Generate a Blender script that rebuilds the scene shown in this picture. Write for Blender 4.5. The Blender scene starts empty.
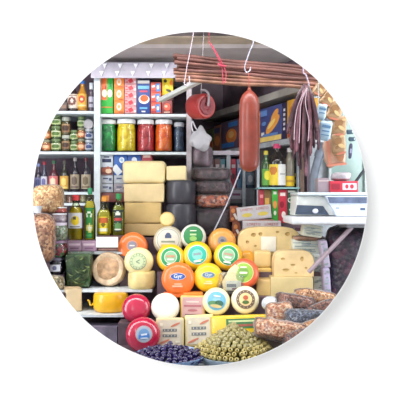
import bpy, bmesh, math, random
from mathutils import Vector, Matrix, noise
R = math.radians
random.seed(7)
SC = bpy.context.scene
COL = SC.collection

# ------------------------------------------------------------ camera, world, lights
CZ, F = 1.5, 600.0
cam = bpy.data.objects.new('camera', bpy.data.cameras.new('camera'))
COL.objects.link(cam)
cam.location = (0, 0, CZ); cam.rotation_euler = (R(90), 0, 0)
cam.data.sensor_width = 36; cam.data.lens = 36 * F / 400
cam.data.clip_start = 0.05
SC.camera = cam

world = bpy.data.worlds.new('world'); SC.world = world; world.use_nodes = True
world.node_tree.nodes['Background'].inputs[0].default_value = (0.97, 0.985, 1.0, 1)
world.node_tree.nodes['Background'].inputs[1].default_value = 0.75

def area(name, loc, target, sx, sy, power, color=(1, 1, 1)):
    l = bpy.data.lights.new(name, 'AREA'); l.shape = 'RECTANGLE'; l.size = sx; l.size_y = sy
    l.energy = power; l.color = color
    o = bpy.data.objects.new(name, l); COL.objects.link(o); o.location = loc
    o.rotation_euler = (Vector(target) - Vector(loc)).to_track_quat('-Z', 'Y').to_euler()
    return o
sun = bpy.data.lights.new('sun', 'SUN'); sun.energy = 1.75; sun.angle = R(30)
so = bpy.data.objects.new('sun', sun); COL.objects.link(so)
so.rotation_euler = Vector((0.62, 1.0, -0.50)).to_track_quat('-Z', 'Y').to_euler()
area('stall_fill', (0, 2.38, 2.57), (0.0, 3.4, 1.25), 3.2, 0.3, 43, (1.0, 0.985, 0.97))  # unseen area lights, added above and at both sides to brighten the stall
area('stall_fill', (-1.35, 2.5, 1.6), (0.1, 3.3, 1.3), 0.4, 1.4, 15, (0.93, 0.96, 1.0))
area('stall_fill', (1.35, 2.5, 1.7), (-0.1, 3.3, 1.3), 0.4, 1.4, 15, (0.90, 0.95, 1.0))

SC.view_settings.view_transform = 'Standard'
SC.view_settings.look = 'None'
SC.view_settings.gamma = 1
SC.view_settings.use_curve_mapping = False
SC.view_settings.exposure = 0.0

# ------------------------------------------------------------ materials
def lin(c):
    if isinstance(c, str):
        c = tuple(int(c[i:i + 2], 16) / 255 for i in (0, 2, 4))
    return tuple((v / 12.92 if v <= 0.04045 else ((v + 0.055) / 1.055) ** 2.4) for v in c) + (1,)
_M = {}
def mat(c, rough=0.5, var=0.08, scale=30, metal=0, coat=0, bump=0, sss=0):
    k = ('m', c, rough, var, scale, metal, coat, bump, sss)
    if k in _M: return _M[k]
    m = bpy.data.materials.new('paint_' + str(c)); m.use_nodes = True
    nt = m.node_tree; b = nt.nodes['Principled BSDF']
    base = lin(c)
    b.inputs['Roughness'].default_value = rough; b.inputs['Metallic'].default_value = metal
    b.inputs['Coat Weight'].default_value = coat; b.inputs['Coat Roughness'].default_value = 0.12
    if sss: b.inputs['Subsurface Weight'].default_value = sss; b.inputs['Subsurface Scale'].default_value = 0.01
    tc = nt.nodes.new('ShaderNodeTexCoord')
    n = nt.nodes.new('ShaderNodeTexNoise'); n.inputs['Scale'].default_value = scale; n.inputs['Detail'].default_value = 4
    nt.links.new(tc.outputs['Object'], n.inputs['Vector'])
    r = nt.nodes.new('ShaderNodeValToRGB')
    r.color_ramp.elements[0].position = 0.3; r.color_ramp.elements[1].position = 0.7
    r.color_ramp.elements[0].color = tuple(max(0, v * (1 - 2.2 * var)) for v in base[:3]) + (1,)
    r.color_ramp.elements[1].color = tuple(min(1, v * (1 + 1.4 * var) + 0.01 * var) for v in base[:3]) + (1,)
    nt.links.new(n.outputs['Fac'], r.inputs['Fac']); nt.links.new(r.outputs['Color'], b.inputs['Base Color'])
    if bump:
        bp = nt.nodes.new('ShaderNodeBump'); bp.inputs['Strength'].default_value = bump; bp.inputs['Distance'].default_value = 0.004
        nt.links.new(n.outputs['Fac'], bp.inputs['Height']); nt.links.new(bp.outputs['Normal'], b.inputs['Normal'])
    _M[k] = m; return m
def cells(cols, scale=70, rough=0.45, coat=0.0, bump=0.8):
    """seeds, nuts, pickles: voronoi cells of several colours"""
    k = ('c', tuple(cols), scale, rough, coat, bump)
    if k in _M: return _M[k]
    m = bpy.data.materials.new('pieces_' + cols[0]); m.use_nodes = True
    nt = m.node_tree; b = nt.nodes['Principled BSDF']
    b.inputs['Roughness'].default_value = rough; b.inputs['Coat Weight'].default_value = coat; b.inputs['Coat Roughness'].default_value = 0.1
    tc = nt.nodes.new('ShaderNodeTexCoord'); v = nt.nodes.new('ShaderNodeTexVoronoi'); v.inputs['Scale'].default_value = scale
    nt.links.new(tc.outputs['Object'], v.inputs['Vector'])
    sp = nt.nodes.new('ShaderNodeSeparateColor'); nt.links.new(v.outputs['Color'], sp.inputs['Color'])
    r = nt.nodes.new('ShaderNodeValToRGB'); r.color_ramp.interpolation = 'CONSTANT'
    while len(r.color_ramp.elements) < len(cols): r.color_ramp.elements.new(0.5)
    for i, c in enumerate(cols):
        r.color_ramp.elements[i].position = i / len(cols); r.color_ramp.elements[i].color = lin(c)
    nt.links.new(sp.outputs[0], r.inputs['Fac']); nt.links.new(r.outputs['Color'], b.inputs['Base Color'])
    if bump:
        bp = nt.nodes.new('ShaderNodeBump'); bp.invert = True; bp.inputs['Strength'].default_value = bump; bp.inputs['Distance'].default_value = 0.006
        nt.links.new(v.outputs['Distance'], bp.inputs['Height']); nt.links.new(bp.outputs['Normal'], b.inputs['Normal'])
    _M[k] = m; return m
def film(tint='ffffff', fac=0.22, rough=0.12, ior=1.45):
    k = ('f', tint, fac, rough, ior)
    if k in _M: return _M[k]
    m = bpy.data.materials.new('film_' + tint); m.use_nodes = True; nt = m.node_tree
    for n in list(nt.nodes): nt.nodes.remove(n)
    o = nt.nodes.new('ShaderNodeOutputMaterial'); t = nt.nodes.new('ShaderNodeBsdfTransparent')
    p = nt.nodes.new('ShaderNodeBsdfPrincipled'); p.inputs['Base Color'].default_value = lin(tint); p.inputs['Roughness'].default_value = rough
    fr = nt.nodes.new('ShaderNodeFresnel'); fr.inputs['IOR'].default_value = ior
    ad = nt.nodes.new('ShaderNodeMath'); ad.operation = 'ADD'; ad.use_clamp = True; ad.inputs[1].default_value = fac
    mx = nt.nodes.new('ShaderNodeMixShader')
    nt.links.new(fr.outputs[0], ad.inputs[0]); nt.links.new(ad.outputs[0], mx.inputs[0])
    nt.links.new(t.outputs[0], mx.inputs[1]); nt.links.new(p.outputs[0], mx.inputs[2]); nt.links.new(mx.outputs[0], o.inputs[0])
    _M[k] = m; return m
def glass(tint='ffffff'):
    k = ('g', tint)
    if k in _M: return _M[k]
    m = bpy.data.materials.new('glass_' + tint); m.use_nodes = True; nt = m.node_tree
    for n in list(nt.nodes): nt.nodes.remove(n)
    o = nt.nodes.new('ShaderNodeOutputMaterial'); t = nt.nodes.new('ShaderNodeBsdfTransparent'); t.inputs[0].default_value = lin(tint)
    p = nt.nodes.new('ShaderNodeBsdfGlossy'); p.inputs['Roughness'].default_value = 0.06
    fr = nt.nodes.new('ShaderNodeFresnel'); fr.inputs['IOR'].default_value = 1.35; mx = nt.nodes.new('ShaderNodeMixShader')
    nt.links.new(fr.outputs[0], mx.inputs[0]); nt.links.new(t.outputs[0], mx.inputs[1]); nt.links.new(p.outputs[0], mx.inputs[2]); nt.links.new(mx.outputs[0], o.inputs[0])
    _M[k] = m; return m
GLASS = glass('f6fbfa')

# ------------------------------------------------------------ mesh helpers
def bm_new(): return bmesh.new()
def setmi(faces, mi):
    for f in faces: f.material_index = mi
def ngeo(bm, fn):
    before = set(bm.faces); fn(); return [f for f in bm.faces if f not in before]
def box(bm, c, s, mi=0, bev=0.0, rot=None):
    r = bmesh.ops.create_cube(bm, size=1)
    M = Matrix.Translation(c) @ (rot.to_matrix().to_4x4() if rot else Matrix.Identity(4)) @ Matrix.Diagonal((*s, 1))
    bmesh.ops.transform(bm, matrix=M, verts=r['verts'])
    fs = set(f for v in r['verts'] for f in v.link_faces)
    if bev:
        es = list(set(e for f in fs for e in f.edges))
        q = bmesh.ops.bevel(bm, geom=es, offset=min(bev, min(s) * 0.45), segments=3, profile=0.5, affect='EDGES')
        vs = set(v for f in q['faces'] for v in f.verts) | set(v for f in fs if f.is_valid for v in f.verts)
        fs = set(f for v in vs for f in v.link_faces)
    setmi(fs, mi); return fs
def lathe(bm, prof, seg=28, mi=0, mf=None, M=None, a0=0, a1=2 * math.pi):
    full = abs(a1 - a0 - 2 * math.pi) < 1e-4; n = seg if full else seg + 1
    rings = []
    for (r, z) in prof:
        ring = []
        if r < 1e-6 and full: ring = [bm.verts.new((0, 0, z))]
        else:
            for i in range(n):
                a = a0 + (a1 - a0) * i / seg; ring.append(bm.verts.new((r * math.cos(a), r * math.sin(a), z)))
        rings.append(ring)
    fs = []
    for k in range(len(rings) - 1):
        A, B = rings[k], rings[k + 1]
        for i in range(seg):
            j = (i + 1) % n
            if len(A) == 1 and len(B) == 1: continue
            if len(A) == 1: vs = [A[0], B[j], B[i]]
            elif len(B) == 1: vs = [A[i], A[j], B[0]]
            else: vs = [A[i], A[j], B[j], B[i]]
            try: f = bm.faces.new(vs)
            except ValueError: continue
            f.material_index = mf(k, i) if mf else mi; fs.append(f)
    if M is not None: bmesh.ops.transform(bm, matrix=M, verts=[v for r in rings for v in r])
    return fs
def ball(bm, c, r, mi=0, u=16, v=10, rot=None):
    if not isinstance(r, (tuple, list)): r = (r, r, r)
    q = bmesh.ops.create_uvsphere(bm, u_segments=u, v_segments=v, radius=1)
    M = Matrix.Translation(c) @ (rot.to_matrix().to_4x4() if rot else Matrix.Identity(4)) @ Matrix.Diagonal((*r, 1))
    bmesh.ops.transform(bm, matrix=M, verts=q['verts'])
    setmi(set(f for w in q['verts'] for f in w.link_faces), mi); return q['verts']
def tube(bm, pts, rad, seg=10, mi=0):
    pts = [Vector(p) for p in pts]; n = len(pts)
    rs = rad if isinstance(rad, (list, tuple)) else [rad] * n
    up = None; rings = []
    for i, p in enumerate(pts):
        t = (pts[min(i + 1, n - 1)] - pts[max(i - 1, 0)]).normalized()
        if up is None: up = t.orthogonal().normalized()
        up = (up - t * up.dot(t)).normalized(); s = t.cross(up)
        rings.append([bm.verts.new(p + (up * math.cos(2 * math.pi * j / seg) + s * math.sin(2 * math.pi * j / seg)) * rs[i]) for j in range(seg)])
    for A, B in zip(rings, rings[1:]):
        for j in range(seg):
            bm.faces.new([A[j], A[(j + 1) % seg], B[(j + 1) % seg], B[j]]).material_index = mi
    bm.faces.new(rings[0][::-1]).material_index = mi; bm.faces.new(rings[-1]).material_index = mi
def spline(pts, n=8):
    pts = [Vector(p) for p in pts]; P = [pts[0]] + pts + [pts[-1]]; out = []
    for i in range(1, len(P) - 2):
        for k in range(n):
            t = k / n; a, b, c, d = P[i - 1:i + 3]
            out.append(0.5 * ((2 * b) + (c - a) * t + (2 * a - 5 * b + 4 * c - d) * t * t + (3 * b - a - 3 * c + d) * t ** 3))
    out.append(pts[-1]); return out
def prism(bm, outline, y0, y1, mi=0, bev=0.0):
    """outline in x,z extruded from y0 to y1"""
    A = [bm.verts.new((x, y0, z)) for x, z in outline]; B = [bm.verts.new((x, y1, z)) for x, z in outline]
    n = len(outline); fs = [bm.faces.new(A), bm.faces.new(B[::-1])]
    for i in range(n): fs.append(bm.faces.new([A[i], B[i], B[(i + 1) % n], A[(i + 1) % n]]))
    if bev:
        es = list(fs[0].edges) + list(fs[1].edges)
        q = bmesh.ops.bevel(bm, geom=es, offset=bev, segments=3, profile=0.5, affect='EDGES')
        for f in q['faces']: f.material_index = mi
    for f in fs:
        if f.is_valid: f.material_index = mi
def oval(bm, x, z, rx, rz, y, mi=0, n=24, th=0.0008, rot=0):
    pts = []
    for i in range(n):
        a = -2 * math.pi * i / n; u, w = rx * math.cos(a), rz * math.sin(a)
        pts.append((x + u * math.cos(rot) - w * math.sin(rot), z + u * math.sin(rot) + w * math.cos(rot)))
    prism(bm, pts[::-1], y - th, y, mi)
def plate(bm, x, z, w, h, y, mi=0, th=0.0008, rot=0):
    c, s = math.cos(rot), math.sin(rot)
    pts = [(x + a * w / 2 * c - b * h / 2 * s, z + a * w / 2 * s + b * h / 2 * c) for a, b in ((-1, -1), (1, -1), (1, 1), (-1, 1))]
    prism(bm, pts, y - th, y, mi)
def text(bm, s, size, x, z, y, mi=0, rot=0):
    cu = bpy.data.curves.new('lettering', 'FONT'); cu.body = s; cu.size = size; cu.align_x = 'CENTER'; cu.align_y = 'CENTER'
    cu.resolution_u = 2; cu.offset = size * 0.02
    o = bpy.data.objects.new('lettering', cu); COL.objects.link(o)
    dg = bpy.context.evaluated_depsgraph_get(); me = bpy.data.meshes.new_from_object(o.evaluated_get(dg))
    bpy.data.objects.remove(o); bpy.data.curves.remove(cu)
    me.transform(Matrix.Translation((x, y, z)) @ Matrix.Rotation(-rot, 4, 'Y') @ Matrix.Rotation(R(90), 4, 'X'))
    vs = [bm.verts.new(v.co) for v in me.vertices]
    for p in me.polygons:
        try: bm.faces.new([vs[i] for i in p.vertices]).material_index = mi
        except ValueError: pass
    bpy.data.meshes.remove(me)
def pillow(bm, w, h, d, mi=0, e=2.6, lump=0.0, freq=30, seed=0, u=36, v=22, M=None):
    vs = []
    def sp(t, p): return math.copysign(abs(t) ** p, t)
    rows = []
    for i in range(v + 1):
        ph = -math.pi / 2 + math.pi * i / v; row = []
        for j in range(u):
            th = 2 * math.pi * j / u; p = 2 / e
            q = Vector((w / 2 * sp(math.cos(ph), p) * sp(math.cos(th), p), d / 2 * sp(math.cos(ph), 1.0) * sp(math.sin(th), 1.0), h / 2 * sp(math.sin(ph), p)))
            if lump: q *= 1 + lump * noise.noise(q * freq + Vector((seed * 3.1, seed, 0)))
            row.append(bm.verts.new(q)); vs.append(row[-1])
        rows.append(row)
    for A, B in zip(rows, rows[1:]):
        for j in range(u): bm.faces.new([A[j], A[(j + 1) % u], B[(j + 1) % u], B[j]]).material_index = mi
    bmesh.ops.remove_doubles(bm, verts=vs, dist=1e-5)
    vs = [x for x in vs if x.is_valid]
    if M is not None: bmesh.ops.transform(bm, matrix=M, verts=vs)
def obj(name, bm, mats, parent=None, smooth=True, normals=True):
    if normals: bmesh.ops.recalc_face_normals(bm, faces=bm.faces)
    me = bpy.data.meshes.new(name); bm.to_mesh(me); bm.free()
    for m in (mats if isinstance(mats, (list, tuple)) else [mats]): me.materials.append(m)
    if smooth:
        me.shade_smooth(); me.set_sharp_from_angle(angle=R(38))
    o = bpy.data.objects.new(name, me); COL.objects.link(o)
    if parent: o.parent = parent
    return o
def tag(o, label, cat, group=None):
    o['label'] = label; o['category'] = cat
    if group: o['group'] = group
    return o
def thing(name, label, cat, loc, rot=(0, 0, 0), group=None):
    o = bpy.data.objects.new(name, None); COL.objects.link(o); o.location = loc; o.rotation_euler = rot; o.empty_display_size = 0.03
    return tag(o, label, cat, group)
def struct(name, bm, m, smooth=False):
    o = obj(name, bm, m, None, smooth); o['kind'] = 'structure'; return o
def P(px, py, Y): return Vector(((px - 200) * Y / F, Y, CZ + (200 - py) * Y / F))
def W(n, Y): return n * Y / F

# ------------------------------------------------------------ the room
WY, RY = 2.20, 2.10
rr = 167 * RY / F; hr = 167 * WY / F + 0.0012; HC = (0, 1.5 + (200 - 199) * WY / F)
HALF = 2.1; ZT = 2.62
def to_rect(a):
    dx, dz = math.cos(a), math.sin(a); t = 1e9
    if abs(dx) > 1e-6: t = min(t, HALF / abs(dx))
    if dz > 1e-6: t = min(t, (ZT - HC[1]) / dz)
    if dz < -1e-6: t = min(t, (HC[1]) / -dz)
    return dx * t, HC[1] + dz * t
bm = bm_new(); N = 180
angs = sorted(set([2 * math.pi * i / N for i in range(N)] + [math.atan2(z, x) % (2 * math.pi) for x in (-HALF, HALF) for z in (ZT - HC[1], -HC[1])]))
rings = []
for Y in (WY, WY + 0.03):
    hq = hr + (Y - WY) * 0.6
    ci = [bm.verts.new((hq * math.cos(a), Y, HC[1] + hq * math.sin(a))) for a in angs]
    ou = [bm.verts.new((to_rect(a)[0], Y, to_rect(a)[1])) for a in angs]; rings.append((ci, ou))
n = len(angs)
for i in range(n):
    j = (i + 1) % n
    for ci, ou in rings: bm.faces.new([ci[i], ci[j], ou[j], ou[i]])
    bm.faces.new([rings[0][0][i], rings[0][0][j], rings[1][0][j], rings[1][0][i]])
    bm.faces.new([rings[0][1][i], rings[0][1][j], rings[1][1][j], rings[1][1][i]])
WHITE = mat('f9f9f9', 0.9, 0.0)
struct('white_surround', bm, WHITE)  # made-up wall standing in for the white ground around the round print
bm = bm_new()
lathe(bm, [(rr, -RY), (rr + 0.0015, -RY), (hr + 0.0004, -WY - 0.001), (hr - 0.0004, -WY - 0.001), (rr, -RY)], seg=180,
      M=Matrix.Translation((0, 0, HC[1])) @ Matrix.Rotation(R(90), 4, 'X'))
struct('trim_1', bm, WHITE, True)  # added rim, raised off the white surround to cast its soft shadow
def slab(name, x0, x1, y0, y1, z0, z1, m):
    b = bm_new(); box(b, ((x0 + x1) / 2, (y0 + y1) / 2, (z0 + z1) / 2), (x1 - x0, y1 - y0, z1 - z0)); return struct(name, b, m)
slab('floor', -HALF - 0.1, HALF + 0.1, -0.6, 5.0, -0.05, 0, mat('dcdad6', 0.7, 0.06, 6))
BACK = 3.86
DARK = mat('6a5b66', 0.7, 0.15, 8)
slab('wall_back', -HALF, HALF, BACK + 0.6, BACK + 0.68, 0, ZT, DARK)
slab('wall_left', -HALF - 0.08, -HALF, WY, BACK + 0.68, 0, ZT, mat('8a8488', 0.8))
slab('wall_right', HALF, HALF + 0.08, WY, BACK + 0.68, 0, ZT, mat('b8c6c4', 0.8))
slab('ceiling', -HALF - 0.08, HALF + 0.08, WY, BACK + 0.68, ZT, ZT + 0.05, mat('5d5355', 0.8))
# boards under the ceiling, running across the stall
def board(px_y0, px_y1, z, th, m, i, x0=-1.5, x1=1.5):
    Y0 = (z - CZ) * F / (200 - px_y0); Y1 = (z - CZ) * F / (200 - px_y1)
    slab('trim_%d' % i, x0, x1, Y0, Y1, z, z + th, m)
board(29, 37.5, 2.36, 0.02, mat('857a7e', 0.7, 0.3, 9), 2)
board(37.8, 44.5, 2.35, 0.02, mat('bfb09c', 0.7, 0.10, 9), 3)
board(44.7, 48, 2.38, 0.02, mat('4c474c', 0.8, 0.2, 9), 4)
board(48, 62.5, 2.33, 0.02, mat('bdb5b6', 0.8, 0.06, 9), 5)

slab('trim_90', -1.5, 1.5, 2.555, 2.70, 2.36, 2.378, mat('7a6558', 0.7, 0.2, 9))   # plank the goods hang from
# left shelving
SH = mat('d4dfe4', 0.5, 0.05)
SY = 3.50      # front of the shelving
def shelf_board(name, px0, px1, py, Yf, Yb, th_px, m=SH):
    a = P(px0, py, Yf); b = P(px1, py, Yf); t = W(th_px, Yf)
    return slab(name, a.x, b.x, Yf, Yb, a.z - t, a.z, m)
def post(name, px0, px1, py0, py1, Yf, d=0.03, m=SH):
    a = P(px0, py1, Yf); b = P(px1, py0, Yf); return slab(name, a.x, b.x, Yf, Yf + d, a.z, b.z, m)
k = 6
slab('wall_shelving', P(20, 0, BACK).x, P(190, 0, BACK).x, BACK, BACK + 0.03, 0.6, P(0, 66, BACK).z, mat('6b5866', 0.7, 0.2, 10))
for (a, b, y) in ((20, 94, 111), (20, 94, 151.5), (20, 94, 192), (100, 187, 114), (100, 187, 152), (100, 187, 74)):
    shelf_board('trim_%d' % k, a, b, y, SY, BACK, 2.6 if y != 74 else 1.5); k += 1
post('trim_%d' % k, 94, 100, 74, 330, SY - 0.005, 0.36); k += 1
post('trim_%d' % k, 186.5, 191.5, 74, 330, SY - 0.005, 0.36, mat('b3abb0', 0.6)); k += 1

# side shelf running towards the viewer on the right
TH = -1.176
def sideY(px): return 1.867 / ((px - 200) / 600 + 0.417)
def sidep(px, off=0.0, z=0.0):
    Y = sideY(px); v = Vector(((px - 200) * Y / F, Y, z)); return v + Vector((0.923, 0.385, 0)) * off
def side_slab(name, pa, pb, off0, off1, z0, z1, m):
    b = bm_new(); q = [sidep(pa, off0), sidep(pb, off0), sidep(pb, off1), sidep(pa, off1)]
    A = [b.verts.new((v.x, v.y, z0)) for v in q]; B = [b.verts.new((v.x, v.y, z1)) for v in q]
    b.faces.new(A); b.faces.new(B[::-1])
    for i in range(4): b.faces.new([A[i], B[i], B[(i + 1) % 4], A[(i + 1) % 4]])
    return struct(name, b, m)
GREY = mat('8f8f96', 0.6)
side_slab('trim_%d' % k, 198, 303, 0.0, 0.15, 1.81, 1.84, mat('a9b0b4', 0.5)); k += 1
side_slab('trim_%d' % k, 205, 308, -0.02, 0.15, 2.075, 2.115, mat('8e8a84', 0.6, 0.15, 8)); k += 1
side_slab('wall_side', 196, 284, 0.15, 0.17, 0.7, 2.4, mat('6d5d68', 0.7, 0.2, 8)); k += 1

# steps the cheese stands on
WOOD = mat('604e58', 0.6, 0.2, 12)
def step(px0, px1, py, Yf, Yb, m=WOOD):
    global k
    z = CZ + (200 - py) * ((Yf + Yb) / 2 if Yb - Yf < 0.2 else Yf + 0.05) / F
    slab('trim_%d' % k, W(px0 - 200, Yf), W(px1 - 200, Yf), Yf, Yb, 0.0, z, m); k += 1; return z
zA = CZ - 148 * 2.77 / F; zB = CZ - 121 * 2.88 / F; zC = CZ - 95.5 * 2.99 / F
zD = CZ - 71 * 3.10 / F; zE = CZ - 55 * 3.21 / F; zF = CZ - 37 * 3.38 / F
for (y0, y1, z, a, b) in ((2.715, 2.825, zA, 118, 262), (2.825, 2.935, zB, 118, 268), (2.935, 3.045, zC, 157, 312), (3.045, 3.155, zD, 157, 320), (3.155, 3.27, zE, 120, 322), (3.27, 3.50, zF, 120, 330)):
    slab('trim_%d' % k, W(a - 200, y0), W(b - 200, y0), y0, y1, 0, z, WOOD); k += 1
# front counter
slab('trim_%d' % k, -1.0, 1.1, 2.26, 2.712, 0.72, 0.78, mat('8c97a0', 0.5)); k += 1
slab('trim_%d' % k, -0.95, 1.05, 2.30, 2.70, 0, 0.72, mat('5b5560', 0.6)); k += 1
LB = mat('cfd8de', 0.45)
# two white boards lower left, and the counter above them
def lboard(px0, px1, py, Yf, Yb, th=2.2):
    global k
    shelf_board('trim_%d' % k, px0, px1, py, Yf, Yb, th, LB); k += 1
    return CZ + (200 - py) * Yf / F
zL1 = lboard(20, 152, 290, 3.02, 3.36)
zL2 = lboard(20, 133, 315, 2.92, 3.28)
zL0 = lboard(20, 124, 252, 3.16, 3.46)
slab('trim_%d' % k, P(20, 0, 3.47).x, P(125, 0, 3.47).x, 3.47, 3.49, 0, zL0, mat('4a3f4a', 0.7)); k += 1

# ------------------------------------------------------------ printed packages
def package(name, label, cat, px0, px1, py0, py1, Y, depth, cols, art, group=None, yaw=0, bev=0.002, lean=0, rough=0.35, loc=None, size=None, noz=None):
    """art: function(bm, w, h, y) drawing on the front with material slots 1.."""
    w = W(px1 - px0, Y); h = W(py1 - py0, Y)
    if size: w, h = size
    p = loc if loc is not None else P((px0 + px1) / 2, py1, Y)
    if noz is not None: p.z = noz
    t = thing(name, label, cat, p, (lean, 0, yaw), group)
    b = bm_new(); box(b, (0, depth / 2, h / 2), (w, depth, h), 0, bev)
    if art: art(b, w, h, 0.0)
    obj('carton', b, [mat(c, rough, 0.05) for c in cols], t)
    return t
def art_rows(rows):
    """rows: (kind, x, z, w, h, slot, rot) in fractions of the front"""
    def f(b, w, h, y):
        for i, r in enumerate(rows):
            kind, x, z, ww, hh, s = r[:6]; ro = r[6] if len(r) > 6 else 0; yy = y - 0.0003 * (i + 1)
            if kind == 'p': plate(b, x * w, z * h, ww * w, hh * h, yy, s, rot=ro)
            elif kind == 'o': oval(b, x * w, z * h, ww * w / 2, hh * h / 2, yy, s, rot=ro)
            elif kind == 't': text(b, ww, hh * h, x * w, z * h, yy - 0.0004, s, rot=ro)
    return f
Yp = SY + 0.03
A_og = art_rows([('p', -.24, .68, .48, .62, 1), ('p', .24, .5, .48, .98, 0), ('o', -.22, .55, .4, .22, 2), ('o', .24, .55, .4, .22, 2), ('p', -.1, .72, .12, .1, 3), ('p', .3, .78, .14, .12, 4), ('p', 0, .17, .96, .02, 1)])
package('cereal_box', 'orange and green carton with white ovals, leftmost on the top middle shelf', 'box', 101, 113, 77, 113.5, Yp, 0.14, ['2fae3e', 'f0793a', 'f2ecd8', 'c23b4a', '187a35'], A_og)
for i, (y0, y1) in enumerate(((77.2, 88), (88.2, 101), (101.2, 113.5))):
    package('food_box', 'orange carton with a pale round emblem, %s in its stack of three' % ('topmost', 'middle', 'lowest')[i], 'box', 114, 124, y0, y1, Yp, 0.14, ['f28a3c', 'f3ddd0', 'b0563f', 'f6b36c'],
            art_rows([('o', 0, .55, .5, .62, 1), ('p', .2, .12, .5, .08, 2), ('o', 0, .55, .25, .28, 3)]), 'orange cartons on the top middle shelf')
for i in range(5):
    y0 = 77.2 + i * 7.27
    package('food_box', 'red striped small carton, %s from the top in the stack beside the lasagne box' % ('first', 'second', 'third', 'fourth', 'fifth')[i], 'box', 124.6, 136.4, y0, y0 + 7.1, Yp, 0.14, ['d8a0a4', 'd03a48', 'e8d8da'],
            art_rows([('p', .02, .5, .36, .55, 1, .5), ('p', -.35, .75, .18, .16, 1), ('p', .38, .3, .2, .3, 2), ('p', -.32, .3, .22, .14, 1)]), 'red striped cartons stacked on the top middle shelf')
package('pasta_box', 'dark blue carton picturing a white plate of orange lasagne', 'box', 137, 150, 80, 113.5, Yp, 0.14, ['26468f', 'f2efe8', 'e2622c', '6fb8e0', 'd8415a'],
        art_rows([('p', 0, .94, .9, .09, 1), ('p', 0, .78, .86, .09, 3), ('p', 0, .66, .6, .05, 4), ('o', .04, .42, .84, .27, 1), ('o', .06, .45, .62, .2, 2), ('p', 0, .16, .6, .05, 3), ('p', 0, .06, .3, .04, 1)]))
for i in range(3):
    y0 = 82.2 + i * 10.45
    package('food_box', 'blue and orange small carton, %s of the three right of the lasagne box' % ('topmost', 'middle', 'lowest')[i], 'box', 150.8, 161, y0, y0 + 10.3, Yp, 0.14, ['d9604c', '4f86c9', 'e8dfe4', 'b43548'],
            art_rows([('p', .2, .5, .42, .8, 1, .15), ('p', -.25, .6, .3, .2, 2, .3), ('o', .2, .5, .25, .4, 2), ('p', -.2, .15, .5, .12, 3)]), 'blue and orange cartons stacked on the top shelf')
package('snack_bag', 'yellow printed packet with dark pattern behind the slanting white bracket', 'bag', 162, 173, 77.5, 95, Yp + .02, 0.08, ['e8cf2f', '3d3a2a', 'e07a2a', 'f2e36a'],
        art_rows([('o', -.2, .8, .3, .2, 1, .5), ('o', .1, .25, .5, .16, 1, -.4), ('o', .35, .7, .3, .3, 2), ('o', -.1, .5, .3, .2, 3)]), lean=0, noz=None)
package('food_box', 'small dark red packet standing under the yellow packet', 'box', 162, 172, 100.5, 113.5, Yp, 0.12, ['8e3a3c', 'd8604a', 'e8c8b0'], art_rows([('o', 0, .5, .7, .6, 1), ('o', -.1, .55, .3, .2, 2), ('p', 0, .1, .6, .08, 2)]))
# supports: stands the yellow packet on the red one's stack
package('food_box', 'dark brown packet between the red packet and the yellow one', 'box', 162, 173, 95.2, 100.3, Yp + .02, 0.1, ['5a3a3c', 'a0584a'], art_rows([('p', 0, .5, .7, .4, 1)]))
# below the jars, left of the cheese stacks
package('dessert_box', 'white carton with a dark blue band above a picture of cakes', 'box', 100.5, 113, 155, 175, Yp, 0.14, ['c9d2dc', '2b3558', 'b0604a', 'e6c6a8', '7a4038'],
        art_rows([('p', 0, .72, .72, .18, 1), ('p', 0, .9, .4, .06, 1), ('p', 0, .2, .96, .38, 4), ('o', -.2, .25, .4, .22, 2), ('o', .15, .2, .5, .25, 3), ('o', .1, .36, .3, .14, 2)]))
package('dessert_box', 'blue carton with a white wave and round emblem beside the cake box', 'box', 114, 127, 155, 175, Yp, 0.14, ['3566b4', 'dfe7ee', '9cc0e0', '274a90'],
        art_rows([('p', -.28, .25, .5, .5, 1, .7), ('o', .1, .75, .4, .3, 1), ('o', .1, .75, .22, .16, 2), ('p', .3, .2, .3, .2, 3)]))
package('dessert_box', 'blue carton with a pale emblem half hidden behind the top cheese', 'box', 127.6, 141, 155, 175, Yp, 0.14, ['2f5aa8', 'd8e2ee', '9cc0e0'], art_rows([('o', 0, .75, .4, .3, 1), ('p', -.2, .25, .4, .4, 2, .6)]))
package('food_box', 'dark red carton with pale writing behind the top cheese', 'box', 141.6, 152, 153, 175, Yp, 0.14, ['a5434c', 'e6c4c0'], art_rows([('p', 0, .85, .7, .12, 1), ('p', 0, .6, .5, .08, 1)]))
for r, (y0, y1) in enumerate(((175.3, 183.6), (183.9, 192.2))):
    for c, (x0, x1) in enumerate(((100.5, 113), (114, 127))):
        package('small_carton', 'grey white flat carton with blue marks, %s row, %s column under the dessert boxes' % (('upper', 'lower')[r], ('left', 'right')[c]), 'box', x0, x1, y0, y1, Yp, 0.14,
                ['b9c0cc' if (r, c) != (1, 1) else 'a8a0ac', '4a5478', 'e4e6ea'], art_rows([('p', -.1, .62, .4, .16, 1), ('p', .28, .5, .2, .3, 1), ('p', -.2, .3, .3, .1, 2)]), 'flat grey cartons under the dessert boxes')
package('small_carton', 'dark red carton under the flat grey cartons', 'box', 100.5, 127, 192.5, 202, Yp, 0.14, ['7a4444', 'e08c4a', '3f8a58'], art_rows([('p', -.3, .4, .25, .6, 1), ('p', .2, .5, .15, .7, 2)]))

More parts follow.
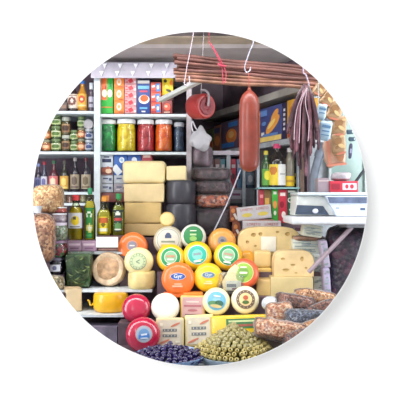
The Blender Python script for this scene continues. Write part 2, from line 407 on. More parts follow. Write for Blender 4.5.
# boxes along the slanting side shelf
def side_box(name, label, cat, pa, pb, h, cols, rows, z=1.841, d=0.12, off=0.006):
    a, c = sidep(pa, off, z), sidep(pb, off, z); w = (a - c).length - 0.004; p = (a + c) / 2; p.z = z
    return package(name, label, cat, 0, 0, 0, 0, 1, d, cols, art_rows(rows), yaw=TH, loc=p, size=(w, h))
side_box('snack_bag', 'green and orange packet farthest back on the slanting side shelf', 'bag', 206, 213, .17, ['5c6a3c', 'c86a34', '3d3a44'], [('p', 0, .3, .8, .3, 1), ('o', 0, .7, .6, .25, 2)])
side_box('snack_bag', 'brown and orange packet second from the back on the side shelf', 'bag', 213, 220, .18, ['8a5a40', 'd8884a', '3a4468'], [('o', 0, .4, .7, .4, 1), ('p', 0, .8, .8, .2, 2)])
side_box('cereal_box', 'blue and orange carton just left of the hanging sausage', 'box', 220, 238, .19, ['5a4a5c', 'd8803c', '3d7ac0', 'e4b470'], [('o', .1, .45, .6, .5, 1), ('p', -.1, .15, .7, .16, 2), ('o', .1, .5, .3, .25, 3), ('p', .2, .85, .5, .16, 2)])
side_box('cereal_box', 'orange carton mostly hidden behind the hanging sausage', 'box', 238, 259, .195, ['c8743c', '5a4a5c', 'e4b470'], [('o', 0, .5, .7, .5, 1), ('p', 0, .15, .8, .12, 2)])
side_box('cereal_box', 'dark blue carton picturing a golden croissant right of the sausage', 'box', 259, 281, .205, ['434c80', 'e49c48', 'ecce74', '5f86c0', 'e8e4dc'],
         [('p', 0, .09, .96, .14, 2), ('o', .1, .48, .7, .3, 1, .5), ('o', .2, .72, .4, .22, 1, .6), ('o', .05, .5, .4, .12, 2, .5), ('p', -.3, .85, .3, .16, 3), ('o', -.3, .55, .2, .12, 3), ('p', -.35, .25, .14, .1, 4), ('p', 0, .2, .7, .07, 3)])
side_box('cereal_box', 'narrow dark blue carton with a column of white letters', 'box', 281, 286, .205, ['2f2a48', 'd8d4dc'], [('p', 0, .8 - .13 * i, .4, .07, 1) for i in range(5)])
side_box('cereal_box', 'yellow and orange carton nearest on the side shelf', 'box', 286, 301, .21, ['e0a63c', 'c87838', 'f0d070', 'b04a30'], [('o', 0, .7, .7, .3, 1), ('o', .1, .35, .6, .35, 2), ('o', -.1, .4, .3, .15, 1), ('p', 0, .07, .9, .1, 3)])

# ------------------------------------------------------------ glass jars and bottles
def band(t, r, z0, z1, cols, rows, ang=75, name='label', rough=0.5):
    """a curved label wrapped on the front; rows are (x0,x1,z0,z1,slot) fractions or ('o',x,z,rx,rz,slot)"""
    b = bm_new(); nu, nv = 22, 16
    def cell(kz, ku):
        x = ku / nu - 0.5; z = (kz + .5) / nv; s = 0
        for q in rows:
            if q[0] == 'o':
                if ((x - q[1]) / q[3]) ** 2 + ((z - q[2]) / q[4]) ** 2 < 1: s = q[5]
            elif q[0] <= x <= q[1] and q[2] <= z <= q[3]: s = q[4]
        return s
    lathe(b, [(r, z0 + (z1 - z0) * i / nv) for i in range(nv + 1)], seg=nu, mf=lambda kz, ku: cell(kz, ku + .5), a0=R(-90 - ang), a1=R(-90 + ang))
    lathe(b, [(r - .0006, z0), (r - .0006, z1)], seg=nu, a0=R(-90 - ang), a1=R(-90 + ang))
    return obj(name, b, [mat(c, rough, 0.04) for c in cols], t, normals=False)
def jar(label, px, pb, Y, rpx, hpx, inside, lidc, group=None, cat='jar', name='glass_jar', lab=None, loc=None, neck=.90, lid_h=.13):
    r = W(rpx, Y); h = W(hpx, Y); p = loc if loc is not None else P(px, pb, Y)
    t = thing(name, label, cat, p, group=group); g = h * (1 - lid_h)
    sh = [(0, 0), (r * .9, 0), (r, h * .05), (r, g * .72), (r * .96, g * .82), (r * neck, g * .92), (r * neck, g)]
    b = bm_new(); lathe(b, sh + [(r * neck - .0015, g), (0, g)][:1]); obj('glass', b, GLASS, t)
    b = bm_new(); lathe(b, [(0, .003), (r * .87, .003), (r * .955, h * .06), (r * .955, g * .72), (r * .92, g * .82), (r * neck * .96, g * .92), (r * neck * .96, g * .97), (0, g * .97)]); obj('contents', b, inside, t)
    b = bm_new(); q = r * (neck + .05); lathe(b, [(0, g - h * .01), (q, g - h * .01), (q * 1.02, g + h * .03), (q, h * .985), (q * .93, h), (0, h)]); obj('lid', b, mat(lidc, 0.3, 0.05), t)
    if lab: band(t, r + .0008, h * lab[0], h * lab[1], lab[2], lab[3])
    return t
JY = SY + 0.10
def liq(c1, c2, c3): return cells((c1, c2, c3), 60, .3, .6, .4)
jar('large glass jar of bright green pickles with a white lid', 108.5, 151.7, JY, 8.2, 31.5, liq('10a048', '22b455', '0f8440'), 'fbfcfc')
jar('large glass jar of yellow peppers with a white lid', 126.5, 151.7, JY, 9.7, 32, liq('f2d00e', 'e2be0c', 'f8e040'), 'fbfcfc')
jar('large glass jar of dark red preserve with a white lid', 145.8, 151.7, JY, 8.8, 31.5, liq('c02634', 'ac1c2c', 'd03a42'), 'fbfcfc')
jar('large glass jar of orange preserve with a pale lid', 163.8, 151.7, JY, 8.8, 31.5, liq('f46a14', 'e85c0e', 'fa8028'), 'fbfcfc')
jar('narrow jar of dark blue contents right of the orange jar', 179, 151.7, JY, 5.3, 29, liq('2c4260', '22344e', '3d5878'), 'c8ccd4')

def bottle(label, px, pb, Y, rpx, hpx, glassc, capc, lab=None, name='glass_bottle', group=None, neck=.32, sh=.62, oil=None, square=False, caph=.09, rough=.08):
    r = W(rpx, Y); h = W(hpx, Y); t = thing(name, label, 'bottle', P(px, pb, Y), group=group); c = h * caph
    prof = [(0, 0), (r * .92, 0), (r, h * .02), (r, h * (sh - .1)), (r * .93, h * (sh - .02)), (r * .7, h * (sh + .06)), (r * neck * 1.15, h * (sh + .15)), (r * neck, h - c * 1.4), (r * neck * 1.1, h - c)]
    seg = 28
    b = bm_new(); lathe(b, prof + [(0, h - c)], seg)
    if square:
        for v in b.verts:
            q = math.hypot(v.co.x, v.co.y)
            if q > r * .6:
                s = min(1.25, q / max(abs(v.co.x), abs(v.co.y), 1e-6)); v.co.x *= (1 + (s - 1) * .7); v.co.y *= (1 + (s - 1) * .7)
    if oil:
        obj('glass', b, glass('eef4dc'), t)
        b = bm_new(); lathe(b, [(a * .93, z + .001) for a, z in prof if z < h * (sh + .12)] + [(0, h * (sh + .08))], seg)
        if square:
            for v in b.verts:
                q = math.hypot(v.co.x, v.co.y)
                if q > r * .5:
                    s = min(1.25, q / max(abs(v.co.x), abs(v.co.y), 1e-6)); v.co.x *= (1 + (s - 1) * .7); v.co.y *= (1 + (s - 1) * .7)
        obj('oil', b, mat(oil, .1, .10, 25, coat=.6), t)
    else:
        obj('glass', b, mat(glassc, rough, .1, coat=.6), t)
    b = bm_new(); q = r * neck * 1.3; lathe(b, [(0, h - c * 1.2), (q, h - c * 1.2), (q, h - c * .08), (q * .9, h), (0, h)], 20); obj('cap', b, mat(capc, .35, .04), t)
    if lab: band(t, r * (1.03 if not square else 1.06) + .0008, h * lab[0], h * lab[1], lab[2], lab[3], lab[4] if len(lab) > 4 else 70)
    return t
BY = SY + 0.09
# top left shelf
bottle('dark bottle with a large white label on the top left shelf', 73, 111, BY, 5.4, 26, '3a2a2e', '8a8088', (.08, .62, ['d8cfc4', '7a4a44', '3a2a2e'], [('o', 0, .5, .3, .3, 1), (-.35, .35, .86, .94, 1), ('o', 0, .52, .12, .14, 0)]), neck=.4, sh=.66)
bottle('orange yellow bottle with a blue cap on the top left shelf', 82.5, 111, BY, 4.6, 30, 'c98a2c', '2f6ec0', (.1, .55, ['e9b54a', 'c8482e', 'f4e2b4'], [('o', 0, .6, .28, .28, 1), ('o', 0, .6, .12, .12, 2), (-.4, .4, .1, .2, 2)]), neck=.42, sh=.6)
bottle('slender dark bottle with a white cap beside the shelf post', 91.3, 111, BY, 2.6, 28, '5a4c5c', 'dfe8f0', (.12, .5, ['b8b4c4', '5a5068'], [(-.3, .3, .3, .5, 1)]), neck=.6, sh=.72, caph=.2)
package('small_carton', 'dark low carton beside the dark bottle on the top left shelf', 'box', 60, 67, 102, 111, SY + .04, .12, ['54403e', '8a6a58'], art_rows([('p', 0, .5, .7, .4, 1)]))
# jars in stacks, second left shelf
G1, G2 = ('5d7a3e', '7b8f4e', '49612f'), ('c8924e', 'b0703a', '8a5a30')
def small_jar(px, pb, rp, hp, inner, lid, desc, labc):
    jar(desc, px, pb, SY + .09, rp, hp, cells(inner, 90, .3, .5, .3), lid, 'small jars stacked on the second left shelf', lab=(.15, .62, labc, [('o', 0, .5, .3, .34, 1), (-.4, .4, .8, .95, 2)]), neck=.9, lid_h=.2)
OR = ['d07a4a', 'e8c49a', '8a3a2a']; GR = ['b9c88c', '5a7a3a', 'e4ead0']; BR = ['8e6a4c', '4a3228', 'b89870']
TINB = ['c6cbd8', '3c4a7a', '8a94b4']
ordn = ('bottom', 'middle', 'top')
for col, (px, rp, hs, kinds, where) in enumerate(((46.5, 4.6, (11.5, 11.5, 11), 'OOO', 'leftmost stack'), (56.4, 5.0, (12.5, 12.5, 10.5), 'GGG', 'second stack from the left'),
        (66.2, 4.3, (16, 18), 'BB', 'third stack from the left'), (74.4, 3.9, (10.5, 10.5), 'GG', 'fourth stack from the left'),
        (81.5, 3.9, (12.5, 11, 11), 'OOG', 'stack beside the pale tins'), (89.2, 4.1, (11.2, 10.8), 'TT', 'pale stack beside the post'))):
    pb = 151.4
    for i, hh in enumerate(hs):
        kd = kinds[i]; pos = ('bottom', 'middle', 'top')[i] if len(hs) == 3 else ('bottom', 'top')[i]
        lab = {'O': OR, 'G': GR, 'B': BR, 'T': TINB}[kd]
        small_jar(px, pb, rp, hh, {'O': G2, 'G': G1, 'B': ('6a5a3a', '8a7040', '4a4a2a'), 'T': ('8088a0', 'a0a8b8', '5a6488')}[kd],
                  {'O': '8a8a70', 'G': '6f8458', 'B': 'b8bcb0', 'T': 'b8bcc4'}[kd],
                  '%s jar, %s of the %s on the second left shelf' % ({'O': 'orange labelled', 'G': 'green labelled', 'B': 'brown labelled', 'T': 'white and blue'}[kd], pos, where.replace('stack beside the pale tins', 'fifth stack').replace('pale stack beside the post', 'stack beside the post')), lab)
        pb -= hh + .05
# round pale tin lid standing on the last stack
t = thing('tin_can', 'round silver ended tin lying above the white and blue jars beside the post', 'can', P(88.8, 129.4, SY + .09))
b = bm_new(); q = W(4.9, SY + .09)
lathe(b, [(0, .05), (q, .05), (q, -.02), (q * .9, -.022), (q * .86, -.018), (0, -.018)], 28, M=Matrix.Translation((0, 0, q)) @ Matrix.Rotation(R(-90), 4, 'X')); obj('can_body', b, mat('b4b0b4', .35, .1, 40), t)
# third left shelf
for (px, rp, hp, gc, cc, lc, desc, nk) in (
    (38.5, 3.6, 28, '3b3444', '7a86b8', ['6a6a90', '38406c'], 'dark bottle with a bluish label at the left end of the third shelf', .35),
    (44.3, 3.3, 30, '3a3c52', 'b03a4a', ['d4d4de', '6a6aa0'], 'dark blue bottle with a narrow white label and a red cap', .38),
    (53.8, 4.6, 31, '5e2e38', '3a6a4a', ['d8787c', 'f0d8b8'], 'dark red bottle with a pink label and a green cap', .34),
    (64.5, 4.4, 31, '3a3a30', '55504a', ['dca84a', 'e8d27a'], 'dark bottle with an orange yellow label in the middle of the third shelf', .34),
    (75.2, 4.6, 34, '2f2a34', 'b8b0ac', ['a89a84', '6a5a50'], 'tall dark wine bottle with a beige label and a pale cap', .32),
    (86.2, 4.7, 34, '332c34', '6a2a34', ['b0a28a', '74644c'], 'tall dark wine bottle nearest the white post', .32)):
    bottle(desc, px, 191.6, BY, rp, hp, gc, cc, (.08, .5, lc, [('o', 0, .55, .25, .3, 1), (-.35, .35, .08, .16, 1)]), neck=nk, sh=.58)

# ------------------------------------------------------------ left front: sacks, tower jars, oil bottles
def sack(name, label, cat, px, pc, Y, wpx, hpx, d, m, e=3.2, seed=1, knot=True, lump=.08, rot=(0, 0, 0), group=None, film_fac=.05, fr=18, part='contents', crinkle=0):
    w, h = W(wpx, Y), W(hpx, Y); c = P(px, pc, Y)
    t = thing(name, label, cat, c - Vector((0, 0, h / 2)), rot, group)
    M = Matrix.Translation((0, 0, h / 2))
    b = bm_new(); pillow(b, w, h, d, 0, e, lump, fr, seed, M=M); obj(part, b, m, t)
    b = bm_new(); pillow(b, w * 1.03, h * 1.03, d * 1.05, 0, e, lump, fr, seed, M=M, u=64, v=36)
    if crinkle:
        for v in b.verts: v.co += (v.co - Vector((0, 0, h / 2))) * (.05 + crinkle * noise.noise(v.co * 70 + Vector((seed, 0, 0))))
    obj('plastic_film', b, film('f0f0f4', film_fac * .5, .16, 1.38 if crinkle else 1.25), t)
    return t
sack('nut_sack', 'clear sack of pale beige beans on top at the left edge', 'sack', 48.5, 199.5, 3.12, 29, 29, .15, cells(('d2aa74', 'bb8c56', 'e2c592', 'a0713f'), 95, .5, .2, .9), e=4.5, lump=.04)
sack('nut_sack', 'clear sack of reddish brown nuts at the left edge below the pale one', 'sack', 42, 238, 3.05, 27, 48, .17, cells(('96603e', 'ba855c', '74462e', 'd2a67c'), 85, .5, .2, .9), e=4, seed=4, lump=.05)
t = thing('nut_cup', 'small pale cup lying between the two nut sacks', 'cup', P(37.5, 213, 2.98))
b = bm_new(); lathe(b, [(0, 0), (.016, 0), (.024, .03), (.026, .035), (.022, .034), (.015, .004), (0, .004)], 20); obj('cup', b, mat('c8ccd4', .3), t)
TY = 3.10
slab('trim_94', P(60, 0, 2.9).x, P(117, 0, 2.9).x, 2.90, 3.0, 0, P(0, 327, 2.9).z, mat('7c7486', .6, .2, 14))
slab('trim_91', P(20, 0, 3.05).x, P(49, 0, 3.05).x, 2.96, 3.16, 0, P(0, 262.3, 3.05).z, WOOD)
slab('trim_92', P(49.5, 0, 3.1).x, P(65, 0, 3.1).x, 3.05, 3.16, 0, P(0, 274.2, 3.1).z, WOOD)
slab('trim_93', P(46, 0, 3.0).x, P(65, 0, 3.0).x, 2.98, 3.045, 0, P(0, 291.2, 3.05).z, WOOD)
def globe_jar(label, px, pb, rp, hp, inner, lid, lidr=.8, labc=None):
    r, h = W(rp, TY), W(hp, TY); t = thing('glass_jar', label, 'jar', P(px, pb, TY), group='jars in the tower beside the nut sacks')
    prof = [(0, 0), (r * .75, 0), (r * .97, h * .18), (r, h * .42), (r * .93, h * .66), (r * lidr, h * .84)]
    b = bm_new(); lathe(b, prof + [(0, h * .84)]); obj('glass', b, GLASS, t)
    b = bm_new(); lathe(b, [(a * .96, z * .97 + .001) for a, z in prof] + [(0, h * .8)]); obj('contents', b, inner, t)
    b = bm_new(); q = r * lidr * 1.02; lathe(b, [(0, h * .84), (q, h * .84), (q, h * .98), (q * .94, h), (0, h)]); obj('lid', b, mat(lid, .35), t)
    if labc:
        band(t, r * 1.02, h * .2, h * .6, labc, [('o', 0, .5, .2, .3, 1)], 38)
globe_jar('jar of dark olives with a small white label at the jar tower foot', 56.5, 274, 8.5, 17, cells(('2c2438', '3a3048', '1f1a2a'), 70, .2, .6, .5), '6a6478', .85, ['d0d4e0', '6a7090'])
globe_jar('jar of red and green pickles in the jar tower', 58.3, 256.8, 9.8, 16.6, cells(('b03444', '2f6e44', '8c2a3c', '3c8254', '4a2a34'), 75, .2, .6, .4), '8a7088', .8)
globe_jar('round jar of speckled pale green pickles in the jar tower', 58.8, 240, 9.6, 17.5, cells(('8ea088', 'b4bca8', '66785c', '9a8a78'), 110, .3, .5, .4), 'c8c0d0', .82)
globe_jar('jar with a pink band high in the jar tower', 59.3, 222.3, 7.4, 9, cells(('c8b0bc', 'b090a4', 'dccad4'), 60, .3, .4, .2), 'dadfe6', .98)
globe_jar('small jar of red sauce at the top of the jar tower', 59.5, 213.1, 7.2, 6, cells(('c04a44', 'a83a38', 'd46a5c'), 60, .3, .4, .2), 'dcdcdc', 1.0)
sack('herb_bag', 'clear bag of pale dried herbs at the lower left edge', 'bag', 56, 283, 3.05, 16, 16, .1, cells(('b8a070', '8a8258', 'd4cbb0', '6a6040'), 80, .4, .4, .8), seed=8, lump=.15)

# pink packets beneath the bottles, and the white price card
package('price_strip', 'purple pink printed packet under the two left oil bottles', 'box', 67.5, 81.5, 241.3, 251.8, 3.19, .16, ['a78aa0', 'd8c0d0', '7a5470'], art_rows([('p', 0, .65, .8, .2, 1), ('p', 0, .3, .6, .12, 2)]), noz=zL0 + .001)
package('price_strip', 'purple pink printed packet under the green labelled bottle', 'box', 82, 96, 241.3, 251.8, 3.19, .16, ['b090aa', 'e0ccd8', '84607c'], art_rows([('p', 0, .65, .8, .2, 1), ('p', 0, .3, .6, .12, 2)]), noz=zL0 + .001)
package('dark_carton', 'brown carton behind the blank white price card', 'box', 97, 124, 236.5, 251.8, 3.21, .16, ['6a4a4a', 'a88478'], art_rows([('p', 0, .1, .9, .1, 1)]), noz=zL0 + .001)
t = thing('price_card', 'blank white price card in front of the yellow labelled bottle', 'price card', P(107, 247.2, 3.13), (R(-6), 0, R(1)))
b = bm_new(); box(b, (0, 0, W(5, 3.13)), (W(22, 3.13), .0025, W(10.5, 3.13)), 0, .001); obj('card', b, mat('e6ebe8', .6, .03), t)
OY = 3.27
zpk = CZ + (200 - 241.3) * 3.19 / F
def oil_bottle(label, px, top, rp, base_py, oilc, cap, lab, sq=False, nk=.3, shd=.6):
    h = base_py - top
    return bottle(label, px, base_py, OY, rp, h, 'dfe6c0', cap, lab, 'oil_bottle', 'oil bottles on the left counter', nk, shd, oilc, sq, caph=.1)
oil_bottle('clear oil bottle with a red cap and a white label with a yellow fruit', 76, 195, 7.4, 239.5, 'c4a81c', 'd23a3e', (.26, .6, ['d6d8dc', 'e8cc2a', '4a4a4a', 'c0b8a0'], [('o', .03, .5, .26, .3, 1), ('o', .0, .66, .1, .12, 2), (-.3, .3, .04, .12, 2)], 62), False, .36, .66)
oil_bottle('square oil bottle with a green label and a green cap', 90, 188, 5.4, 239.5, 'ccb82c', '1f8a5a', (.03, .62, ['2f8a3e', 'd8d06a', 'e4ecd8', '4fae5c'], [('o', 0, .76, .26, .1, 2), ('o', 0, .76, .14, .05, 0), ('o', .05, .34, .32, .13, 1), ('o', .05, .34, .16, .07, 2), (-.4, .4, .05, .1, 3)], 60), True, .34, .68)
oil_bottle('oil bottle with a yellow label and an orange cap', 104.3, 196.5, 6.9, 236.3, 'b8aa26', 'e59a3c', (.08, .5, ['e2cf26', 'c8602a', 'e8ecd8', '6a6418'], [('o', 0, .78, .4, .16, 1), (-.3, .3, .12, .32, 2), ('o', 0, .52, .12, .12, 3)], 72), True, .34, .6)
oil_bottle('dark green oil bottle with a black label beside the cheese stack', 118.6, 193.5, 6.0, 236.3, '8a8a2a', '248a4a', (.12, .62, ['2c3a34', 'c04040', 'd8e0d0', '5a8a50'], [(-.4, .4, .5, .64, 1), ('o', 0, .82, .2, .1, 2), ('o', 0, .25, .28, .16, 3), (-.25, .25, .06, .12, 2)], 62), True, .36, .66)
# small jars and packs behind the oil bottles
for (px, w_, h_, cs, lid, d_) in ((64, 4, 12, ('a88c7c', '84685c', 'c4b09c'), '8a8a84', 'small jar of nuts behind the jar tower'),
        (71, 4.2, 10, ('9a6a5c', 'b08070', '744a40'), '7a5a54', 'small reddish jar behind the red capped oil bottle'), (84, 4, 11, ('b4a07c', '8c8a5c', 'c8bc94'), 'b8b4a8', 'small pale jar between two oil bottles')):
    jar(d_, px, 203, SY + .06, w_, h_, cells(cs, 80, .4, .3, .5), lid)
slab('trim_%d' % k, P(20, 0, SY).x, P(94, 0, SY).x, SY, BACK, P(0, 205.5, SY + .06).z, P(0, 203, SY + .06).z, SH); k += 1

# big glass of green leaves
t = thing('glass_jar', 'square glass jar packed with dark green leaves on the left board', 'jar', P(79.5, 289.6, 3.12)); t.location.z = zL1 + .001
w_, h_ = W(27, 3.12), W(36, 3.12)
b = bm_new()
for (s0, s1, z) in ((.94, .9, 0), ):
    box(b, (0, 0, h_ / 2), (w_, w_ * .8, h_), 0, .016)
for v in b.verts:
    f_ = .90 + .12 * (v.co.z / h_); v.co.x *= f_
obj('glass', b, glass('eef6ee'), t)
b = bm_new(); box(b, (0, 0, h_ * .47), (w_ * .93, w_ * .74, h_ * .9), 0, .014)
bmesh.ops.subdivide_edges(b, edges=b.edges, cuts=3, use_grid_fill=True)
for v in b.verts:
    f_ = .90 + .12 * (v.co.z / h_); v.co.x *= f_; v.co += Vector((1, 1, 1)) * .002 * noise.noise(v.co * 60)
obj('leaves', b, cells(('3c5a34', '4a6a3a', '2c4a30', '6a7a48', '567048'), 38, .35, .5, .6), t)
for i in range(14):
    b = bm_new(); x = random.uniform(-.4, .4) * w_; z = random.uniform(.12, .85) * h_; a = random.uniform(-.9, .9)
    pts = spline([(x, -w_ * .372, z), (x + .02 * math.cos(a), -w_ * .378, z + .02 * math.sin(a)), (x + .045 * math.cos(a + .3), -w_ * .37, z + .045 * math.sin(a + .3))], 5)
    pts = [Vector((max(-w_ * .43, min(w_ * .43, q.x)), q.y, max(.005, min(h_ * .88, q.z)))) for q in pts]
    tube(b, pts, [.001 + .0035 * math.sin(math.pi * j / (len(pts) - 1)) for j in range(len(pts))], 6); obj('leaf', b, mat(random.choice(['7a8f5a', '3a5a30', '88985c', '546e44']), .4), t)

# ------------------------------------------------------------ cheese
def fface(rho, r, d, e=3.0): return d / 2 * max(0, 1 - min(1, rho / r) ** e) ** (1 / e)
def wheel(label, px, py, Y, r_px, depth, rind, name='round_cheese', lab=None, lean=-14, yaw=0, squash=1.0, e=3.0, rough=.32, coat=.35, group='cheese wheels facing the viewer', extra=None, var=.06, zb=None, roll=0):
    """lab: list of (radius fraction, colour) from the outside in, plus extra(bm, r, y, slot0) prints"""
    r = W(r_px, Y); c = P(px, py, Y)
    ln = R(lean)
    # origin at the foot of the wheel
    off = Matrix.Rotation(R(yaw), 3, 'Z') @ (Matrix.Rotation(ln, 3, 'X') @ Vector((0, 0, r)))
    t = thing(name, label, 'cheese', c - off, (ln, 0, R(yaw)), group)
    n = 14; prof = [(r * math.sin(math.pi / 2 * i / n) ** .8 if i else 0, 0) for i in range(n + 1)]
    pr = [(q, -fface(q, r, depth, e)) for q, _ in prof]; pr2 = [(q, fface(q, r, depth, e)) for q, _ in prof[:-1]][::-1]
    M = Matrix.Translation((0, 0, r)) @ Matrix.Rotation(R(-90), 4, 'X') 
    b = bm_new(); lathe(b, pr + pr2, 40, M=M)
    for v in b.verts:
        v.co.x *= squash; v.co += v.co.normalized() * r * .012 * noise.noise(v.co * 20 + Vector((px, 0, 0)))
    obj('rind', b, mat(rind, rough, var, 22, coat=coat, bump=.15), t)
    if lab:
        b = bm_new(); cols = []; 
        for i, (fr, c_) in enumerate(lab):
            inner = lab[i + 1][0] if i + 1 < len(lab) else 0
            st = 5; pf = [(r * (fr + (inner - fr) * j / st), -fface(r * (fr + (inner - fr) * j / st), r, depth, e) - .0016 - .0002 * i) for j in range(st + 1)]
            lathe(b, pf, 36, mi=i, M=M); cols.append(c_)
        for v in b.verts: v.co.x *= squash
        e_ = None
        if extra:
            more, fn = extra; e_ = bm_new(); fn(e_, r, -depth / 2 - .0026, 0)
        if roll and e_: bmesh.ops.transform(e_, matrix=Matrix.Translation((0, 0, r)) @ Matrix.Rotation(R(roll), 4, 'Y') @ Matrix.Translation((0, 0, -r)), verts=e_.verts)
        if roll: bmesh.ops.transform(b, matrix=Matrix.Translation((0, 0, r)) @ Matrix.Rotation(R(roll), 4, 'Y') @ Matrix.Translation((0, 0, -r)), verts=b.verts)
        o = obj('label', b, [mat(c_, .4, .04) for c_ in cols], t, smooth=False)
        if e_: obj('emblem', e_, [mat(c_, .4, .04) for c_ in more], o, smooth=False)
    return t
def ringmarks(b, r, y, s, n=16, rad=.48, w=.05):
    for i in range(n):
        a = 2 * math.pi * i / n; plate(b, r * rad * math.cos(a), r + r * rad * math.sin(a), r * w, r * .07, y, s, rot=a + math.pi / 2)
# row E
wheel('orange wheel with a grey oval mark behind the ivory wheel', 133, 247, 3.2, 14.8, .085, 'ee7a35', lab=[(.36, 'c9907c'), (.30, '8a8796')], extra=(['e8dcd8', 'f4e4d4'], lambda b, r, y, s: (plate(b, 0, r, r * .34, r * .08, y, s), plate(b, 0, r * .52, r * .6, r * .12, y, s + 1))))
wheel('pale wheel in clear wrap with a round grey and gold label', 168.5, 241, 3.2, 15, .08, 'c4baa0', lab=[(.82, 'd9d4c6'), (.76, 'a9ac9c'), (.70, 'd6d2c4')],
      extra=(['4a5878', 'e0b43a', 'e8e2cc', '8a927c'], lambda b, r, y, s: (plate(b, 0, r * 1.2, r * .42, r * .2, y, s), oval(b, 0, r * 1.32, r * .16, r * .14, y - .0004, s), plate(b, 0, r * .86, r * .9, r * .12, y, s + 3), plate(b, 0, r * .55, r * .9, r * .26, y, s + 1), plate(b, 0, r * .55, r * .5, r * .08, y - .0006, s + 2))))
wheel('white wheel with a large dark green round label in the back row', 193.3, 237, 3.2, 12.8, .08, 'e2e6da', lab=[(.76, '1f7a42'), (.70, '2c8a4c')],
      extra=(['bcd8a0', 'e8f0dc', '8ec06a'], lambda b, r, y, s: (plate(b, 0, r * 1.08, r * .5, r * .14, y, s), oval(b, 0, r * .76, r * .28, r * .2, y, s + 2), plate(b, 0, r * 1.38, r * .5, r * .08, y, s + 1))))
wheel('orange yellow wheel with a grey centre patch at the back right', 222, 242, 3.22, 14, .09, 'e3a04a', lab=[(.34, 'b89878'), (.28, '8a8a90')], extra=(['c8a860', '585c70'], lambda b, r, y, s: (oval(b, 0, r * 1.0, r * .14, r * .1, y, s + 1), plate(b, 0, r * .84, r * .3, r * .07, y, s))))
wheel('small amber wheel partly hidden under the big swiss cheese', 247, 259, 3.16, 8.5, .06, 'eba92e', lab=None)
wheel('plain cream wheel right of the orange yellow one', 247, 243, 3.24, 10, .07, 'e6d09a')
wheel('small pale yellow wheel resting by the black cheeses', 167.2, 219.5, 3.25, 7.6, .05, 'ecc978', lean=-8, lab=[(.8, 'f2dc9a')])
# row D
wheel('ivory wheel with a grey green round stamp standing on a cut wheel', 139, 261.5, 3.08, 14.2, .10, 'f0e3a6', lab=[(.58, '7f9a7c'), (.54, 'cfdcae'), (.40, 'a8bc94'), (.37, 'd2deb2')], lean=-6, squash=1.02,
      extra=(['7f9a7c'], lambda b, r, y, s: (ringmarks(b, r, y, s, 14, .47, .07), plate(b, 0, r * 1.05, r * .3, r * .06, y, s, rot=.5), plate(b, 0, r * .92, r * .26, r * .06, y, s, rot=-.4))))
GL = [(.70, 'e8f0d8'), (.66, '259a5c'), (.44, 'e4ecd8'), (.40, '8ec49a')]
def glx(b, r, y, s):
    plate(b, 0, r * 1.06, r * .6, r * .16, y, s + 1); plate(b, 0, r * .84, r * .44, r * .1, y - .0004, s); plate(b, 0, r * .5, r * .5, r * .1, y, s)
wheel('yellow wheel with a green ring label, left of the teal labelled one', 171, 258.5, 3.1, 14.3, .09, 'f7c51e', lab=GL, extra=(['f0f4e4', 'c89a78'], glx))
wheel('yellow wheel with a teal round label in the middle of the display', 197.3, 256, 3.1, 14.6, .09, 'f8c41c', lab=[(.66, 'dff0e8'), (.62, '38b8a4'), (.36, '7fd0c4')], roll=-8,
      extra=(['e6f4ee', '8fa0a4', 'ecd24a'], lambda b, r, y, s: (plate(b, 0, r * 1.04, r * .5, r * .16, y, s + 1), plate(b, -.004, r * .56, r * .5, r * .12, y, s), plate(b, .014, r * .62, r * .26, r * .07, y - .0005, s + 2))))
wheel('yellow wheel with a green ring label, right of the teal labelled one', 228, 256.5, 3.1, 14.5, .09, 'f6bf22', lab=GL, extra=(['f0f4e4', 'b89a84'], glx), roll=10)
# row C
def script(c):
    def f(b, r, y, s):
        oval(b, 0, r * 1.12, r * .44, r * .21, y + .0006, s); oval(b, 0, r * 1.12, r * .42, r * .185, y, s + 1)
        text(b, 'Gyr', r * .32, 0, r * 1.13, y - .0012, s); 
        plate(b, 0, r * .68, r * .42, r * .08, y, s + 2); plate(b, -.002, r * .55, r * .6, r * .10, y, s + 2)
    return f
wheel('large orange wheel with a blue oval badge in white script', 178.3, 279, 2.98, 16.8, .10, 'f27a34', lab=[(.03, 'f27a34')], extra=(['dfe4f0', '2f5cae', 'f6b08c'], script(0)), lean=-10)
wheel('yellow wheel with a faded blue oval badge in white script', 208.3, 277.5, 2.99, 14.6, .09, 'f8c922', lab=[(.03, 'f8c922')], extra=(['c8d0d8', '5f7f9e', 'f6d090'], script(0)), lean=-12)
wheel('red orange wheel cut open with a green round label', 244, 273.5, 2.98, 15, .08, 'e4623a', lab=[(.66, 'd8e0a0'), (.62, '8fb444'), (.34, '6a9a3c')],
      extra=(['e8f0c8', '5a8a34'], lambda b, r, y, s: (plate(b, 0, r * 1.34, r * .4, r * .1, y, s), plate(b, 0, r * .98, r * .5, r * .12, y, s), plate(b, 0, r * .74, r * .4, r * .08, y, s + 1))), yaw=-8)
